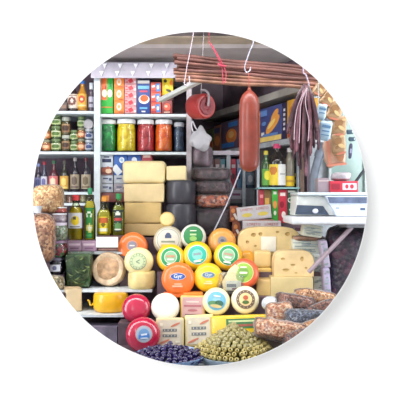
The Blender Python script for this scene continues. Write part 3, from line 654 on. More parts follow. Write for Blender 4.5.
# row B
wheel('plain round white cheese beside the red wheels', 165.3, 307, 2.87, 14.2, .075, 'f2eee0', lean=-30, squash=1.0, coat=.1)
wheel('ivory wheel with a blue and green landscape label', 216.3, 301.5, 2.87, 13.8, .075, 'efe3b4', lab=[(.72, 'd8dcc0'), (.67, '6fb4d8'), (.30, '8ec0d0')],
      extra=(['5a8a5c', 'e8e6d4', '3f6a58', 'c8b47c'], lambda b, r, y, s: (oval(b, -.012, r * .78, r * .40, r * .2, y, s), oval(b, .014, r * .86, r * .30, r * .2, y, s + 2), oval(b, 0, r * .62, r * .42, r * .12, y - .0004, s + 3), plate(b, 0, r * 1.34, r * .5, r * .1, y, s + 1))), roll=8)
wheel('ivory wheel with a dark ring label and a red and green centre', 245, 300, 2.87, 14, .075, 'efe6c2', lab=[(.70, 'd4c8a0'), (.66, '6f5a4c'), (.46, 'e6c890')],
      extra=(['4c6a34', 'b85a3c', 'c8b89c'], lambda b, r, y, s: (oval(b, 0, r * .8, r * .24, r * .13, y, s), oval(b, 0, r * 1.12, r * .18, r * .16, y, s + 1), ringmarks(b, r, y, s + 2, 14, .56, .05))))
wheel('glossy dark pink waxed wheel above the badged one', 136.5, 308.5, 2.88, 14.6, .10, 'c41f48', lean=-22, coat=.8, rough=.2, e=2.4)
wheel('glossy dark pink waxed wheel with a grey blue round badge', 143, 334.5, 2.74, 17.4, .11, 'c01c44', lean=-14, coat=.8, rough=.2, e=2.5, yaw=10, lab=[(.48, 'b89aa0'), (.44, 'a8b4c4'), (.30, '6f9ac8')],
      extra=(['3f7ac4', 'e0e4ec'], lambda b, r, y, s: (plate(b, 0, r * .88, r * .62, r * .2, y, s, rot=.1), plate(b, 0, r * .98, r * .34, r * .1, y - .0005, s + 1, rot=.1), plate(b, 0, r * .78, r * .4, r * .05, y - .0005, s + 1))))
# lying wheels
def lying(label, px, pb, Y, wpx, hpx, rind, name='round_cheese', zb=None, depth=None, e=3.4, coat=.3, slope=0, group=None):
    w, h = W(wpx, Y) / 2, W(hpx, Y); p = P(px, pb, Y)
    if zb is not None: p.z = zb
    t = thing(name, label, 'cheese', p, (0, slope, 0), group); n = 10
    pf = []
    for i in range(n + 1):
        a = -math.pi / 2 + math.pi * i / n; pf.append((w * abs(math.cos(a)) ** (1 / e * 1.1) if 0 < i < n else 0, h / 2 + h / 2 * math.copysign(abs(math.sin(a)) ** .8, math.sin(a))))
    pf = [(0, 0), (w * .86, 0), (w * .95, h * .06), (w * .995, h * .2), (w, h * .5), (w * .99, h * .8), (w * .94, h * .95), (w * .84, h), (0, h)]
    b = bm_new(); lathe(b, pf, 44); obj('rind', b, mat(rind, .35, .07, 20, coat=coat, bump=.2), t); return t
lying('cut cream cheese round lying flat under the stamped ivory wheel', 142, 291.6, 3.09, 28, 17, 'e6d390', zb=zL1 + .001)
t = lying('yellow wheel lying flat on the lower board with a curled tag', 111, 314.4, 3.04, 35, 18.5, 'eeb316', zb=zL2 + .001)
b = bm_new(); tube(b, spline([(-.083, -.02, .04), (-.098, -.03, .03), (-.104, -.03, .05), (-.112, -.035, .058)], 6), [.004] * 18 + [.002], 8); obj('tag', b, mat('f0c42a', .4), t)
# half cheese block, lower left
def block(label, px0, px1, py0, py1, Y, d, c, name='cheese_block', bev=.006, yaw=0, zb=None, group=None, wob=.0, lean=0, var=.05, rough=.45, coat=.1, rindc=None):
    w, h = W(px1 - px0, Y), W(py1 - py0, Y); p = P((px0 + px1) / 2, py1, Y)
    if zb is not None: p.z = zb
    t = thing(name, label, 'cheese', p, (R(lean), 0, R(yaw)), group)
    b = bm_new(); box(b, (0, d / 2, h / 2), (w, d, h), 0, bev)
    if wob:
        bmesh.ops.subdivide_edges(b, edges=[e_ for e_ in b.edges if e_.calc_length() > .03], cuts=4, use_grid_fill=True)
        for v in b.verts: v.co += Vector((noise.noise(v.co * 14 + Vector((px0, 0, 0))), .5 * noise.noise(v.co * 17 + Vector((0, px0, 0))), noise.noise(v.co * 12 + Vector((0, 0, py0))))) * wob
    obj('cut_cheese', b, mat(c, rough, var, 14, coat=coat, bump=.15), t)
    if rindc:
        b = bm_new(); box(b, (0, d / 2, h), (w * .985, d * .98, .006), 0, .0025); obj('rind', b, mat(rindc, .6, .15, 30), t)
    return t
block('beige wedge of hard cheese on the lower left board', 66, 82, 291, 314, 3.0, .14, 'd9c39c', yaw=24, zb=zL2 + .001, rindc='b8a07c', wob=.003)
# wicker like flat round in clear wrap
t = thing('flat_loaf', 'round tan wrapped loaf leaning upright beside the jar of leaves', 'bread', P(108.5, 289.6, 3.14), (R(-12), 0, R(-6))); t.location.z = zL1 + .001
r = W(17.3, 3.12)
b = bm_new(); pf = [(0, -.022), (r * .55, -.028), (r * .78, -.036), (r * .92, -.034), (r, -.015), (r, .02), (r * .9, .04), (0, .045)]
lathe(b, pf, 44, M=Matrix.Translation((0, 0, r)) @ Matrix.Rotation(R(-90), 4, 'X'))
bmesh.ops.subdivide_edges(b, edges=[e_ for e_ in b.edges if e_.calc_length() > .02], cuts=2, use_grid_fill=True)
for v in b.verts: v.co += v.co.normalized() * .006 * noise.noise(v.co * 22)
obj('crust', b, mat('d6ba98', .5, .2, 26, coat=.4, bump=.6), t)
b = bm_new(); pillow(b, r * 1.5, r * 1.35, .016, 0, 2.2, .5, 24, 3, M=Matrix.Translation((.0, -.028, r * .98)))
obj('filling', b, mat('c6a07a', .5, .22, 30, bump=.7), t)

# stacked blocks
FY = 3.36
zz = 236
hs_ = [(124.5, 165, 223.5, 236, 'e3c488', 'lowest cream block of the tall stack, just behind the wheels'),
       (124.5, 161, 202.5, 223, 'dcbd7c', 'tan cut block of the tall stack between two paler ones'),
       (123.8, 164, 183.5, 202, 'e6cf9c', 'pale cream block second from the top of the tall stack'),
       (122.3, 165.2, 160.8, 183, 'f1dfa8', 'large pale yellow rounded block topping the tall stack')]
for (a, c, y0, y1, col, d_) in hs_:
    block(d_, a, c, y0, y1, FY - (.0 if y0 > 200 else .0), .15, col, group='cut cheeses in the tall stack', bev=.022 if y0 < 170 else .005, wob=.004)
for (a, c, y0, y1, d_) in ((165.8, 196, 203.6, 237, 'lower black waxed wheel cut flat beside the cheese stack'), (165.8, 195.6, 180.6, 203.4, 'upper black waxed wheel under the small cream piece')):
    w, h = W((c - a) / 2, FY + .02), W(y1 - y0, FY + .02); t = thing('black_cheese', d_, 'cheese', P((a + c) / 2, y1, FY + .06), group='black waxed cheeses')
    b = bm_new(); lathe(b, [(0, 0), (w * .9, 0), (w, h * .1), (w * 1.01, h * .5), (w, h * .9), (w * .9, h), (0, h)], 40); obj('wax', b, mat('3c3c46', .45, .12, 18, coat=.2), t)
block('small cream cheese piece on top of the black wheels', 166.5, 186.5, 165.8, 180.4, FY, .10, 'eedca8', bev=.008, wob=.003)

# swiss cheese with holes (real dents)
def swiss(label, px, pb, Y, outline, d, c, holes, yaw=0, bev=.006, name='swiss_cheese', lean=0, hole_c='b99a5c', paper=None):
    t = thing(name, label, 'cheese', P(px, pb, Y), (R(lean), 0, R(yaw)), 'holed cheeses on the right of the display')
    b = bm_new(); prism(b, outline, 0, d, 0, bev); o = obj('cut_cheese', b, [mat(c, .45, .07, 14, bump=.2), mat(hole_c, .5, .08)], t)
    cut = bm_new()
    for (x, z, rx, rz) in holes: ball(cut, (x, -.001, z), (rx, min(rx, rz) * .7, rz), 0, 14, 8)
    co = obj('cutter', cut, mat(hole_c, .5, .08)); co.parent = t
    md = o.modifiers.new('b', 'BOOLEAN'); md.operation = 'DIFFERENCE'; md.object = co; md.solver = 'EXACT'
    try: md.material_mode = 'TRANSFER'
    except Exception: pass
    bpy.context.view_layer.update(); dg = bpy.context.evaluated_depsgraph_get()
    me = bpy.data.meshes.new_from_object(o.evaluated_get(dg)); o.modifiers.clear(); o.data = me
    me.set_sharp_from_angle(angle=R(38))
    bpy.data.objects.remove(co)
    if paper:
        b = bm_new(); x, z, w, h = paper; box(b, (x, -.003, z), (w, .004, h), 0, .0015); obj('paper', b, mat('ece8d8', .6, .04), t)
    return t
def arch(w, h, left=.5, right=.5, n=12, e=2.2):
    """flat bottom, domed top; x from -w/2 to w/2"""
    pts = [(-w / 2, 0), (w / 2, 0)]
    for i in range(n * 2 + 1):
        a = math.pi * i / (n * 2); x = w / 2 * math.copysign(abs(math.cos(a)) ** (2 / e * .7), math.cos(a)); z = h * (.35 + .65 * abs(math.sin(a)) ** (2 / e))
        pts.append((x, z))
    return pts
w, h = W(63, 3.18), W(28, 3.18)
def H(x, z, a, b_): return (W(x, 3.18), W(z, 3.18), W(a, 3.18), W(b_, 3.18))
swiss('large swiss cheese half with round holes lying across the right side', 269.5, 255, 3.18, arch(w, h, e=3), .09, 'e6cc92',
      [H(-16, 20, 2.6, 2.0), H(-22, 13, 1.6, 1.6), H(-9, 21, 2.2, 1.8), H(18, 21, 2.6, 2.0), H(24, 18, 2, 1.6), H(8, 23, 1.8, 1.3), H(-14, 9, 1.5, 1.2), H(26, 10, 1.6, 1.8)], paper=(W(-1, 3.18), W(11, 3.18), W(15, 3.18), W(15, 3.18)))
w, h = W(40, 2.97), W(26.5, 2.97)
def H(x, z, a, b_): return (W(x, 2.97), W(z, 2.97), W(a, 2.97), W(b_, 2.97))
block('thick cream cheese slab under the domed swiss piece', 271, 313, 277.2, 303, 2.95, .13, 'cdb985', bev=.004, wob=.002)
swiss('domed swiss cheese piece with split holes on a cream slab', 294, 277, 2.97, arch(w, h, e=3.2), .10, 'dfc390',
      [H(-8, 7, 3.6, 1.6), H(-11, 18, 2.2, 1.4), H(-1, 12, 2.6, 1.2), H(8, 18, 1.8, 2.6), H(12, 9, 1.6, 1.2), H(2, 4, 1.8, .9)])
block('small pale cut cheese on the right, upper of two left of the domed piece', 254, 272, 251, 268, 3.08, .09, 'dcc082', bev=.014, wob=.003)
block('small amber cut cheese on the right, lower of two left of the domed piece', 257, 272, 268.3, 283, 3.06, .09, 'dab867', bev=.008, wob=.003)
block('wide yellow cream wedge behind the nut bags', 256, 276, 279, 302, 2.99, .10, 'dcbf7c', bev=.010, wob=.004, yaw=-10)
# packaged blocks in front
def wrapped_block(label, px0, px1, py0, py1, Y, d, body, cols, rows, yaw=0, lean=-12, roll=0, zb=None):
    w, h = W(px1 - px0, Y), W(py1 - py0, Y); p = P((px0 + px1) / 2, py1, Y)
    if zb is not None: p.z = zb
    t = thing('wrapped_cheese', label, 'cheese', p, (R(lean), R(roll), R(yaw)), 'wrapped cheese blocks in the front rows')
    b = bm_new(); box(b, (0, d / 2, h / 2), (w, d, h), 0, .009)
    bmesh.ops.subdivide_edges(b, edges=[e_ for e_ in b.edges if e_.calc_length() > .03], cuts=3, use_grid_fill=True)
    for v in b.verts: v.co += v.co.normalized() * .0022 * noise.noise(v.co * 25 + Vector((px0, 0, 0)))
    obj('cheese', b, mat(body, .35, .05, 15, coat=.35), t)
    b = bm_new(); plate(b, 0, h / 2, w * .82, h * .82, -.0025, 0, th=.0012); art_rows(rows)(b, w, h, -.0036); obj('label', b, [mat(c_, .4, .05) for c_ in cols], t, smooth=False)
    return t
ROW = [('p', 0, .58, .5, .09, 1), ('p', 0, .40, .5, .09, 1), ('o', .2, .76, .36, .07, 2, .4), ('o', -.2, .2, .42, .07, 2, .4), ('p', -.3, .76, .1, .1, 3), ('p', .28, .2, .16, .06, 3)] + [('p', -.18 + .12 * i, z, .03, .05, 0) for i in range(4) for z in (.4, .58)]
wrapped_block('wrapped cream cheese block with dark lettering, left of the front pair', 155.5, 184, 318, 348, 2.76, .07, 'dccb9c', ['cfc4b0', '6f7478', 'c8765c', 'e2dcc8'], ROW, yaw=2)
wrapped_block('wrapped cream cheese block with dark lettering, right of the front pair', 184.7, 214, 315, 347, 2.77, .07, 'e2d093', ['d2c8b0', '6f7478', 'c8765c', 'e2dcc8'], ROW, yaw=-6, roll=-3)
wrapped_block('wrapped yellow cheese block with a pink label behind the front pair', 180, 205, 295.5, 319, 2.86, .06, 'e8bb66', ['c8a0a0', '7a5a60', 'b06a72', 'e4ccc4'], [('p', .05, .16, .7, .1, 1), ('p', 0, .55, .7, .08, 2), ('p', 0, .72, .5, .06, 3), ('o', 0, .36, .4, .1, 2)], yaw=-3)
block('flat orange cheese slab peeking out under the large orange wheel', 163, 185, 293, 302, 2.935, .05, 'e8702e', bev=.006)
block('orange cheese slab at the right under the yellow badged wheel', 183, 203, 292.5, 298, 2.93, .05, 'e88a34', bev=.006)
# clear wrapped cream wedge with pack
t = thing('wrapped_cheese', 'cream wedge in clear wrap in front of the red orange wheel', 'cheese', P(231.5, 291, 2.93), (R(-10), 0, 0))
w, h = W(19, 2.9), W(27, 2.9)
b = bm_new(); prism(b, [(-w / 2, h * .35), (-w * .42, 0), (w * .5, 0), (w * .46, h * .9), (w * .2, h), (-w * .1, h * .82)], 0, .04, 0, .006); obj('cheese', b, mat('ecdca6', .4, .05, coat=.4), t)
b = bm_new(); plate(b, .01, h * .2, w * .8, h * .36, -.003, 0); plate(b, .0, h * .2, w * .5, h * .12, -.0042, 1); plate(b, .02, h * .08, w * .4, h * .07, -.0042, 2); obj('label', b, [mat('d8dcd0', .3), mat('5a6870', .4), mat('8a5a6c', .4)], t, smooth=False)
b = bm_new(); pillow(b, w * 1.5, h * .9, .07, 0, 3, .25, 30, 5, M=Matrix.Translation((.005, .02, h * .32))); obj('plastic_film', b, film('f2f4f4', .07, .1), t)
# yellow long block
t = thing('wrapped_cheese', 'long yellow cheese loaf with a green label behind the green olives', 'cheese', P(241, 338, 2.75), (R(-14), R(-2), 0))
w, h = W(59, 2.75), W(23, 2.75)
b = bm_new(); box(b, (0, .035, h / 2), (w, .07, h), 0, .014); obj('cheese', b, mat('e9c22c', .3, .05, 18, coat=.6), t)
b = bm_new(); plate(b, w * .1, h * .62, w * .68, h * .42, -.0015, 0); plate(b, w * .1, h * .72, w * .6, h * .08, -.0026, 1); plate(b, w * .05, h * .54, w * .4, h * .1, -.0026, 2); plate(b, w * .32, h * .56, w * .14, h * .16, -.0026, 1); obj('label', b, [mat('3f7a4c', .35), mat('c8d49a', .4), mat('a05a48', .4)], t, smooth=False)

# ------------------------------------------------------------ white printed boxes, top right of the display
for (a, c, y0, y1, rol, d_, Yb) in ((238, 272, 206, 219.5, -6, 'white carton printed with red letters and yellow ovals, upper of two, tilted', 3.36), (243, 281, 221, 236, 0, 'white carton printed with red letters above the swiss cheese, lower of two', 3.32)):
    package('pastry_box', d_, 'box', a, c, y0, y1, Yb, .09, ['c4c0c4', 'b06864', 'd8c45a', 'b0a8ac'], art_rows([('t', -.22, .78, 'LORETO', .24, 1), ('t', .25, .78, 'LORETO', .24, 1), ('o', -.22, .38, .3, .3, 2), ('o', .25, .38, .3, .3, 2), ('p', 0, .06, .96, .06, 3)]), lean=0).rotation_euler[1] = R(rol)
for (a, y0, y1, d_) in ((233, 206, 222, 'orange and white crumpled packet end left of the upper white carton'), (235.5, 222, 238, 'orange and white crumpled packet end left of the lower white carton')):
    package('pastry_box', d_, 'box', a - 3, a + 5, y0, y1, 3.40, .08, ['8c4c34', 'd88a4c', 'e4dcd4'], art_rows([('o', -.1, .7, .5, .3, 1), ('p', .2, .35, .3, .4, 2, .5), ('o', -.2, .2, .4, .2, 1)]))
package('pastry_box', 'flat pinkish carton lying between the two white cartons', 'box', 240, 274, 219.6, 221, 3.36, .1, ['b08478', 'd8b8a4'], None)
slab('trim_%d' % k, W(30, 3.40), W(78, 3.40), 3.30, 3.52, zF, CZ - 36.4 * 3.36 / F, WOOD); k += 1

# ------------------------------------------------------------ shelf of bottles and tins behind the sausages
ZY = 3.42
shelf_board('trim_%d' % k, 258, 300, 187.3, ZY - .06, ZY + .2, 1.6, mat('8fc0c0', .2)); k += 1
slab('trim_%d' % k, P(258, 0, ZY).x, P(300, 0, ZY).x, ZY + .2, ZY + .22, .8, P(0, 146, ZY).z, mat('4a4446', .7, .2)); k += 1
bottle('very dark bottle with a yellow flower and a white label on the glass shelf', 277, 187, ZY, 8.6, 43, '2a2422', 'c83a6a', (.04, .52, ['e6cc3a', 'd8d8d4', 'c87a2a', '9a9a9c'], [(.0, .5, .0, 1, 1), ('o', -.25, .7, .2, .2, 2), (.1, .4, .5, .56, 3), (.1, .4, .3, .34, 3)], 66), neck=.34, sh=.66)
bottle('green bottle with a yellow label left of the very dark one', 266, 187, ZY, 4.4, 36, '34582e', 'c8b83a', (.05, .5, ['5a9a3e', 'd8d23a', '2a4a24'], [('o', .1, .6, .3, .3, 1)]), neck=.4, sh=.66)
bottle('dark green bottle at the right end of the glass shelf', 295, 187, ZY + .06, 3.4, 34, '34482e', '8a3a3a', (.1, .4, ['c8b04a', '5a4a2a'], [(-.3, .3, .4, .6, 1)]), neck=.4, sh=.68)
bottle('slim pale bottle with a yellow foot right of the very dark one', 289.5, 187, ZY, 4.8, 39, '8a8474', 'd8d4d0', (.02, .28, ['e8c42a', 'c8962a'], [(-.3, .3, .4, .6, 1)]), neck=.4, sh=.7)
for (a, c, cols, rows, d_) in ((259, 264, ['a83440', 'd8888c'], [('p', 0, .8, .6, .1, 1), ('p', 0, .5, .5, .06, 1)], 'narrow red packet left on the shelf under the glass shelf'),
    (264.3, 271.3, ['7a5a34', 'c89a4a', '3e6a34'], [('p', -.1, .6, .6, .3, 1), ('p', .2, .2, .4, .2, 2)], 'brown and gold packet under the glass shelf'),
    (271.8, 278.2, ['3fa03c', 'e8ecd8', 'e0904a'], [('p', 0, .9, .5, .08, 1), ('o', 0, .55, .6, .24, 2), ('o', 0, .3, .4, .14, 1)], 'bright green packet under the glass shelf'),
    (278.5, 287, ['c23246', 'ecdcd8', '8a2030'], [('p', 0, .86, .6, .1, 1), ('o', -.1, .55, .5, .2, 2), ('o', .1, .25, .5, .2, 1)], 'crimson packet with white marks under the glass shelf'),
    (287.5, 296, ['24503c', 'e2e8e0', '18382c'], [('p', 0, .94, .9, .06, 1), ('t', 0, .68, 'Qu', .2, 1), ('p', 0, .4, .6, .05, 1)], 'dark green packet lettered in white under the glass shelf')):
    package('food_packet', d_, 'packet', a, c, 189.6, 223, ZY - .03, .07, cols, art_rows(rows))
slab('trim_%d' % k, P(258, 0, ZY).x, P(300, 0, ZY).x, ZY - .05, ZY + .18, 1.0, CZ - 23 * (ZY - .03) / F, WOOD); k += 1
for (a, y0, y1, c, d_) in ((279, 224, 232, 'b8344a', 'small crimson carton behind the swiss cheese'), (287, 222, 231, '36564c', 'small dark green carton behind the swiss cheese'), (295, 226, 236, '5a3a4a', 'small plum coloured carton beside the paper packet')):
    package('small_carton', d_, 'box', a, a + 8, y0, y1, 3.30, .06, [c, 'dcdcd8'], art_rows([('p', 0, .5, .6, .3, 1)]), noz=zF + .001, size=None)

# ------------------------------------------------------------ glazed cabinet behind the display
CY = 3.80
for (a, c, y0, y1, Yc) in ((226.5, 230.5, 150, 212, CY), (242.5, 245.5, 150, 212, 3.70), (257, 259.5, 140, 205, 3.44), (296.5, 299, 142, 225, 3.44)):
    post('trim_%d' % k, a, c, y0, y1, Yc, .02, mat('c2cfd8', .35)); k += 1
slab('trim_%d' % k, P(205, 0, CY).x, P(258, 0, CY).x, CY + .26, CY + .29, 1.0, 1.80, mat('55606c', .6, .2)); k += 1
slab('trim_%d' % k, P(205, 0, CY).x, P(258, 0, CY).x, CY, CY + .26, 1.0, P(0, 188, CY).z, mat('8c94a0', .5)); k += 1
slab('trim_%d' % k, P(205, 0, CY).x, P(246, 0, CY).x, CY - .01, CY + .2, P(0, 155, CY).z, P(0, 151, CY).z, mat('e8e4f2', .3)); k += 1  # pale strip, brightness of the lit cabinet back put into its colour
for (px, w_, c, d_) in ((211, 6, '6a5058', 'dull mauve packet in the glazed cabinet'), (217.5, 6, '74504e', 'brown packet in the glazed cabinet'), (223, 4.6, '4a8e9c', 'teal packet in the glazed cabinet'), (233.5, 6, 'b8324a', 'red packet between the cabinet posts'), (239.3, 4.6, '6a9cc8', 'pale blue packet between the cabinet posts')):
    package('food_packet', d_, 'packet', px - w_ / 2, px + w_ / 2, 159, 187.8, CY + .03, .07, [c, 'd0c8d0', '3c3440'], art_rows([('p', 0, .75, .6, .12, 1), ('o', 0, .4, .5, .2, 2)]))
for (px, c, d_) in ((250, '5a7488', 'grey blue bottle just right of the hanging sausage foot'), ):
    bottle(d_, px, 187.8, CY + .02, 4, 30, c, 'd0d8e0', (.1, .5, ['8ea4b8', 'd8dce4'], [('o', 0, .5, .25, .3, 1)]))
package('small_carton', 'white and lilac carton low in the glazed cabinet', 'box', 230.5, 242, 190, 199, CY - .04, .03, ['c8c4d4', '8a5a7a'], art_rows([('p', 0, .5, .7, .25, 1)]), noz=None)
slab('trim_%d' % k, P(226, 0, CY).x, P(246, 0, CY).x, CY - .05, CY, P(0, 201, CY).z - .01, P(0, 199, CY - .04).z, GREY); k += 1

# dark bags stacked between the black cheese and the cabinet
DY = 3.50
zD0 = CZ - 37 * DY / F
DKC = ('46323c', '5c444c', '33242e', '6e5258')
sack('goods_bag', 'black bag at the foot of the dark stack behind the cheeses', 'bag', 212, 222.5, DY, 42, 29, .16, cells(('40303a', '54404a', '30242c', '483640'), 22, .4, .2, .9), seed=2, film_fac=.03, e=5, crinkle=.06)
sack('goods_bag', 'bag of orange red nuts in the middle of the dark stack', 'bag', 212, 201, DY - .01, 32, 14, .13, cells(('c05c34', 'e0885c', '7a3a30', 'd8b0a0'), 75, .3, .4, .8), seed=6, film_fac=.06, lump=.10, e=4.5, crinkle=.05)
sack('goods_bag', 'dark purple crinkled bag on top of the orange nut bag', 'bag', 212, 187.5, DY, 36, 13, .14, cells(DKC, 60, .35, .3, .9), seed=9, film_fac=.05, lump=.10, e=5, crinkle=.06)
sack('goods_bag', 'dark brown crinkled bag at the top of the dark stack', 'bag', 211, 174.5, DY, 36, 13, .14, cells(DKC, 48, .35, .3, .9), seed=19, film_fac=.05, lump=.10, e=5, crinkle=.06)
sack('goods_bag', 'mauve grey bag behind the white carrier bag', 'bag', 202, 157, DY + .03, 20, 22, .1, mat('7a626e', .4, .25, 20, coat=.3), seed=11, lump=.12, crinkle=.06)
b = bm_new(); tube(b, [P(240.5, 170, 3.40), P(227, 204, 3.37), P(213.5, 232, 3.33)], .0035, 8); tag(obj('white_rod', b, mat('d4d4e0', .4)), 'thin white rod slanting down behind the orange yellow cheese', 'rod')
slab('trim_%d' % k, P(190, 0, DY).x, P(232, 0, DY).x, DY - .1, DY + .14, 0, P(0, 237, DY).z, WOOD); k += 1

# ------------------------------------------------------------ hanging things
# canes
for i in range(15):
    row, dpt = i % 8, i // 8
    y0 = 55.5 + row * 3.45 + random.uniform(-.5, .5); y1 = 66.5 + row * 2.55 + random.uniform(-.6, .6) + (1.5 if dpt else 0)
    Yc = 2.72 + dpt * .03 + random.uniform(-.006, .006)
    a = P(173 + random.uniform(0, 6), y0, Yc); e_ = P(322, y1 + 3.2, Yc); 
    d_ = (e_ - a).normalized(); L = .86 + random.uniform(-.02, .02)
    o = bm_new(); pts = [Vector((0, 0, 0)) + d_ * L * j / 10 + Vector((0, 0, .0025 * math.sin(j * 1.3 + i))) for j in range(11)]
    tube(o, pts, [.0092 + .0014 * math.sin(j * 2 + i) for j in range(11)], 10)
    c_ = random.choice(['6f463e', '7d5346', '5f3b36', '8c6450', '66403a'])
    q = obj('wooden_cane', o, mat(c_, .55, .22, 16), None); q.location = a
    tag(q, 'slender brown wooden cane in the bundle hanging under the ceiling boards', 'cane', 'wooden canes in the tied bundle')
# red string around the canes
b = bm_new()
tube(b, spline([P(209, 42, 2.69), P(214, 50, 2.68), P(219, 60, 2.685), P(222, 68, 2.69), P(223, 84, 2.69)], 6), .0022, 6)
tube(b, spline([P(209, 42, 2.69), P(213, 47, 2.69), P(221, 61, 2.685), P(226, 73, 2.69), P(225, 83, 2.69)], 6), .002, 6)
tube(b, spline([P(218, 64, 2.69), P(222, 66, 2.68), P(226, 66, 2.69)], 5), .004, 6)
tube(b, [P(209, 42, 2.69), Vector((P(209, 42, 2.69).x, 2.69, 2.36))], .0015, 6)
tag(obj('red_string', b, mat('b83a54', .6)), 'thin red string knotted around the bundle of canes', 'string')
# white cord with hook at the left
b = bm_new()
top = P(193.5, 33, 2.66); tube(b, [Vector((top.x, 2.66, 2.36)), top, P(190, 52, 2.66), P(187, 66, 2.66), P(184.8, 80, 2.66)], .0018, 6)
tube(b, spline([P(184.8, 80, 2.66), P(184.5, 84, 2.66), P(187, 85.5, 2.66), P(189.5, 83, 2.66), P(189, 76, 2.66)], 6), .0028, 8)
tag(obj('cord_hook', b, mat('c9bcc8', .4, metal=.2)), 'thin pale cord ending in a small hook left of the red string', 'hook')
# s hook and the big sausage
HY = 2.62
b = bm_new()
tube(b, spline([P(253.5, 36, HY), P(253, 44, HY), P(249.5, 52, HY), P(246, 62, HY), P(244.6, 68, HY), P(246.5, 72.5, HY), P(250, 70.5, HY), P(250.3, 67, HY)], 6), .0026, 8)
top = P(253.5, 36, HY); tube(b, [top, Vector((top.x, HY, 2.37))], .0026, 8)
tag(obj('metal_hook', b, mat('b4b4c4', .3, metal=.6)), 'long pale metal hook that carries the big sausage', 'hook')
t = thing('large_sausage', 'thick reddish brown sausage hanging from a metal hook on a red string', 'sausage', P(249.3, 172, HY))
h = W(83, HY); r = W(10.0, HY)
pf = [(0, 0), (r * .35, h * .008), (r * .75, h * .035), (r * .95, h * .08), (r, h * .15), (r * 1.01, h * .45), (r, h * .8), (r * .93, h * .87), (r * .72, h * .925), (r * .42, h * .965), (r * .16, h * .99), (r * .12, h * 1.0)]
b = bm_new(); lathe(b, pf + [(0, h)], 40)
obj('casing', b, mat('853526', .42, .12, 18, coat=.22, bump=.12), t)
b = bm_new(); tube(b, [(0, 0, h * .99), (-.002, 0, h * 1.06), (-.004, 0, h + W(17.5, HY))], .0016, 6); obj('string', b, mat('b04c48', .6), t)
b = bm_new(); lathe(b, [(.0, h * .985), (.007, h * .985), (.008, h), (.004, h * 1.01), (.007, h * 1.025), (0, h * 1.03)], 14); obj('tied_end', b, mat('b0604c', .5), t)
# round red drum hanging from a hook
t = thing('hanging_drum', 'thick round red drum hanging by a grey hook left of the big sausage', 'drum', P(206.5, 106, 3.06), (R(4), 0, R(38)))
r = W(12.6, 3.08); M = Matrix.Rotation(R(-90), 4, 'X')
b = bm_new(); lathe(b, [(0, 0), (r * .86, 0), (r * .97, .006), (r, .018), (r, .085), (r * .95, .098), (r * .8, .104), (0, .104)], 44, M=M); obj('drum_body', b, mat('a8302f', .42, .10, 14, coat=.15), t)
b = bm_new(); lathe(b, [(r * .70, .001), (r * .66, -.006), (r * .34, -.006), (r * .28, -.002), (0, -.002)], 36, M=M); obj('face_disc', b, mat('86262e', .45, .1), t)
b = bm_new(); tube(b, spline([(0, -.012, .0), (0, -.016, .03), (0, -.012, .06), (0, .015, .08), (0, .05, .082)], 5), .006, 8)
tube(b, [(0, .05, r), (0, .05, 2.36 - P(0, 106, 3.06).z)], .0022, 6); obj('hook', b, mat('a39aa0', .35), t)

# slanting bracket under the canes
b = bm_new(); a, c = P(160, 100.5, 3.1), P(203, 79, 2.82)
d_ = c - a; box(b, (a + c) / 2, (d_.length, .03, .020), 0, .002, rot=d_.to_track_quat('X', 'Z').to_euler()); struct('trim_%d' % k, b, mat('cfd3cf', .4)); k += 1
# white carrier bag
t = thing('carrier_bag', 'crumpled translucent white carrier bag hanging on the grey post', 'bag', P(199.5, 150, 3.45))
h = W(29, 3.42); w = W(22, 3.42)
b = bm_new(); pillow(b, w, h * .78, .07, 0, 2.2, .45, 22, 5, u=48, v=30, M=Matrix.Translation((.003, 0, h * .38)))
for v in b.verts:
    f_ = 1 - .55 * max(0, (v.co.z / h - .45)) / .5; v.co.x *= f_
obj('bag_body', b, film('d2d2d8', .62, .25), t)
b = bm_new(); tube(b, spline([(-.03, 0, h * .55), (-.045, 0, h * .8), (-.04, 0, h * 1.0), (-.02, 0, h * .75), (.01, 0, h * .6)], 6), .004, 8); obj('handle', b, mat('c6c4cc', .4), t)

# strip of white triangles
t = thing('triangle_strip', 'pale lilac plastic strip with two rows of white triangles under the ceiling', 'decoration', P(135, 78, 3.46))
w, h = W(88, 3.46), W(15.5, 3.46)
b = bm_new(); box(b, (0, 0, h / 2), (w, .004, h), 0); obj('plastic_strip', b, mat('bdb9c8', .35, .10, 9), t)
for rw in range(2):
    for i in range(6):
        x = -w / 2 + W(4 + 15.5 * i + (7 if rw == 0 else 10), 3.46); z = W(4 if rw == 0 else 11.5, 3.46)
        b = bm_new(); s = W(2.4, 3.46); prism(b, [(x - s, z + s), (x - s * .1, z - s), (x + s * .9, z + s * 1.1)], -.012, -.004, 0); obj('triangle', b, mat('f0f2f8', .4, .02), t, smooth=False)

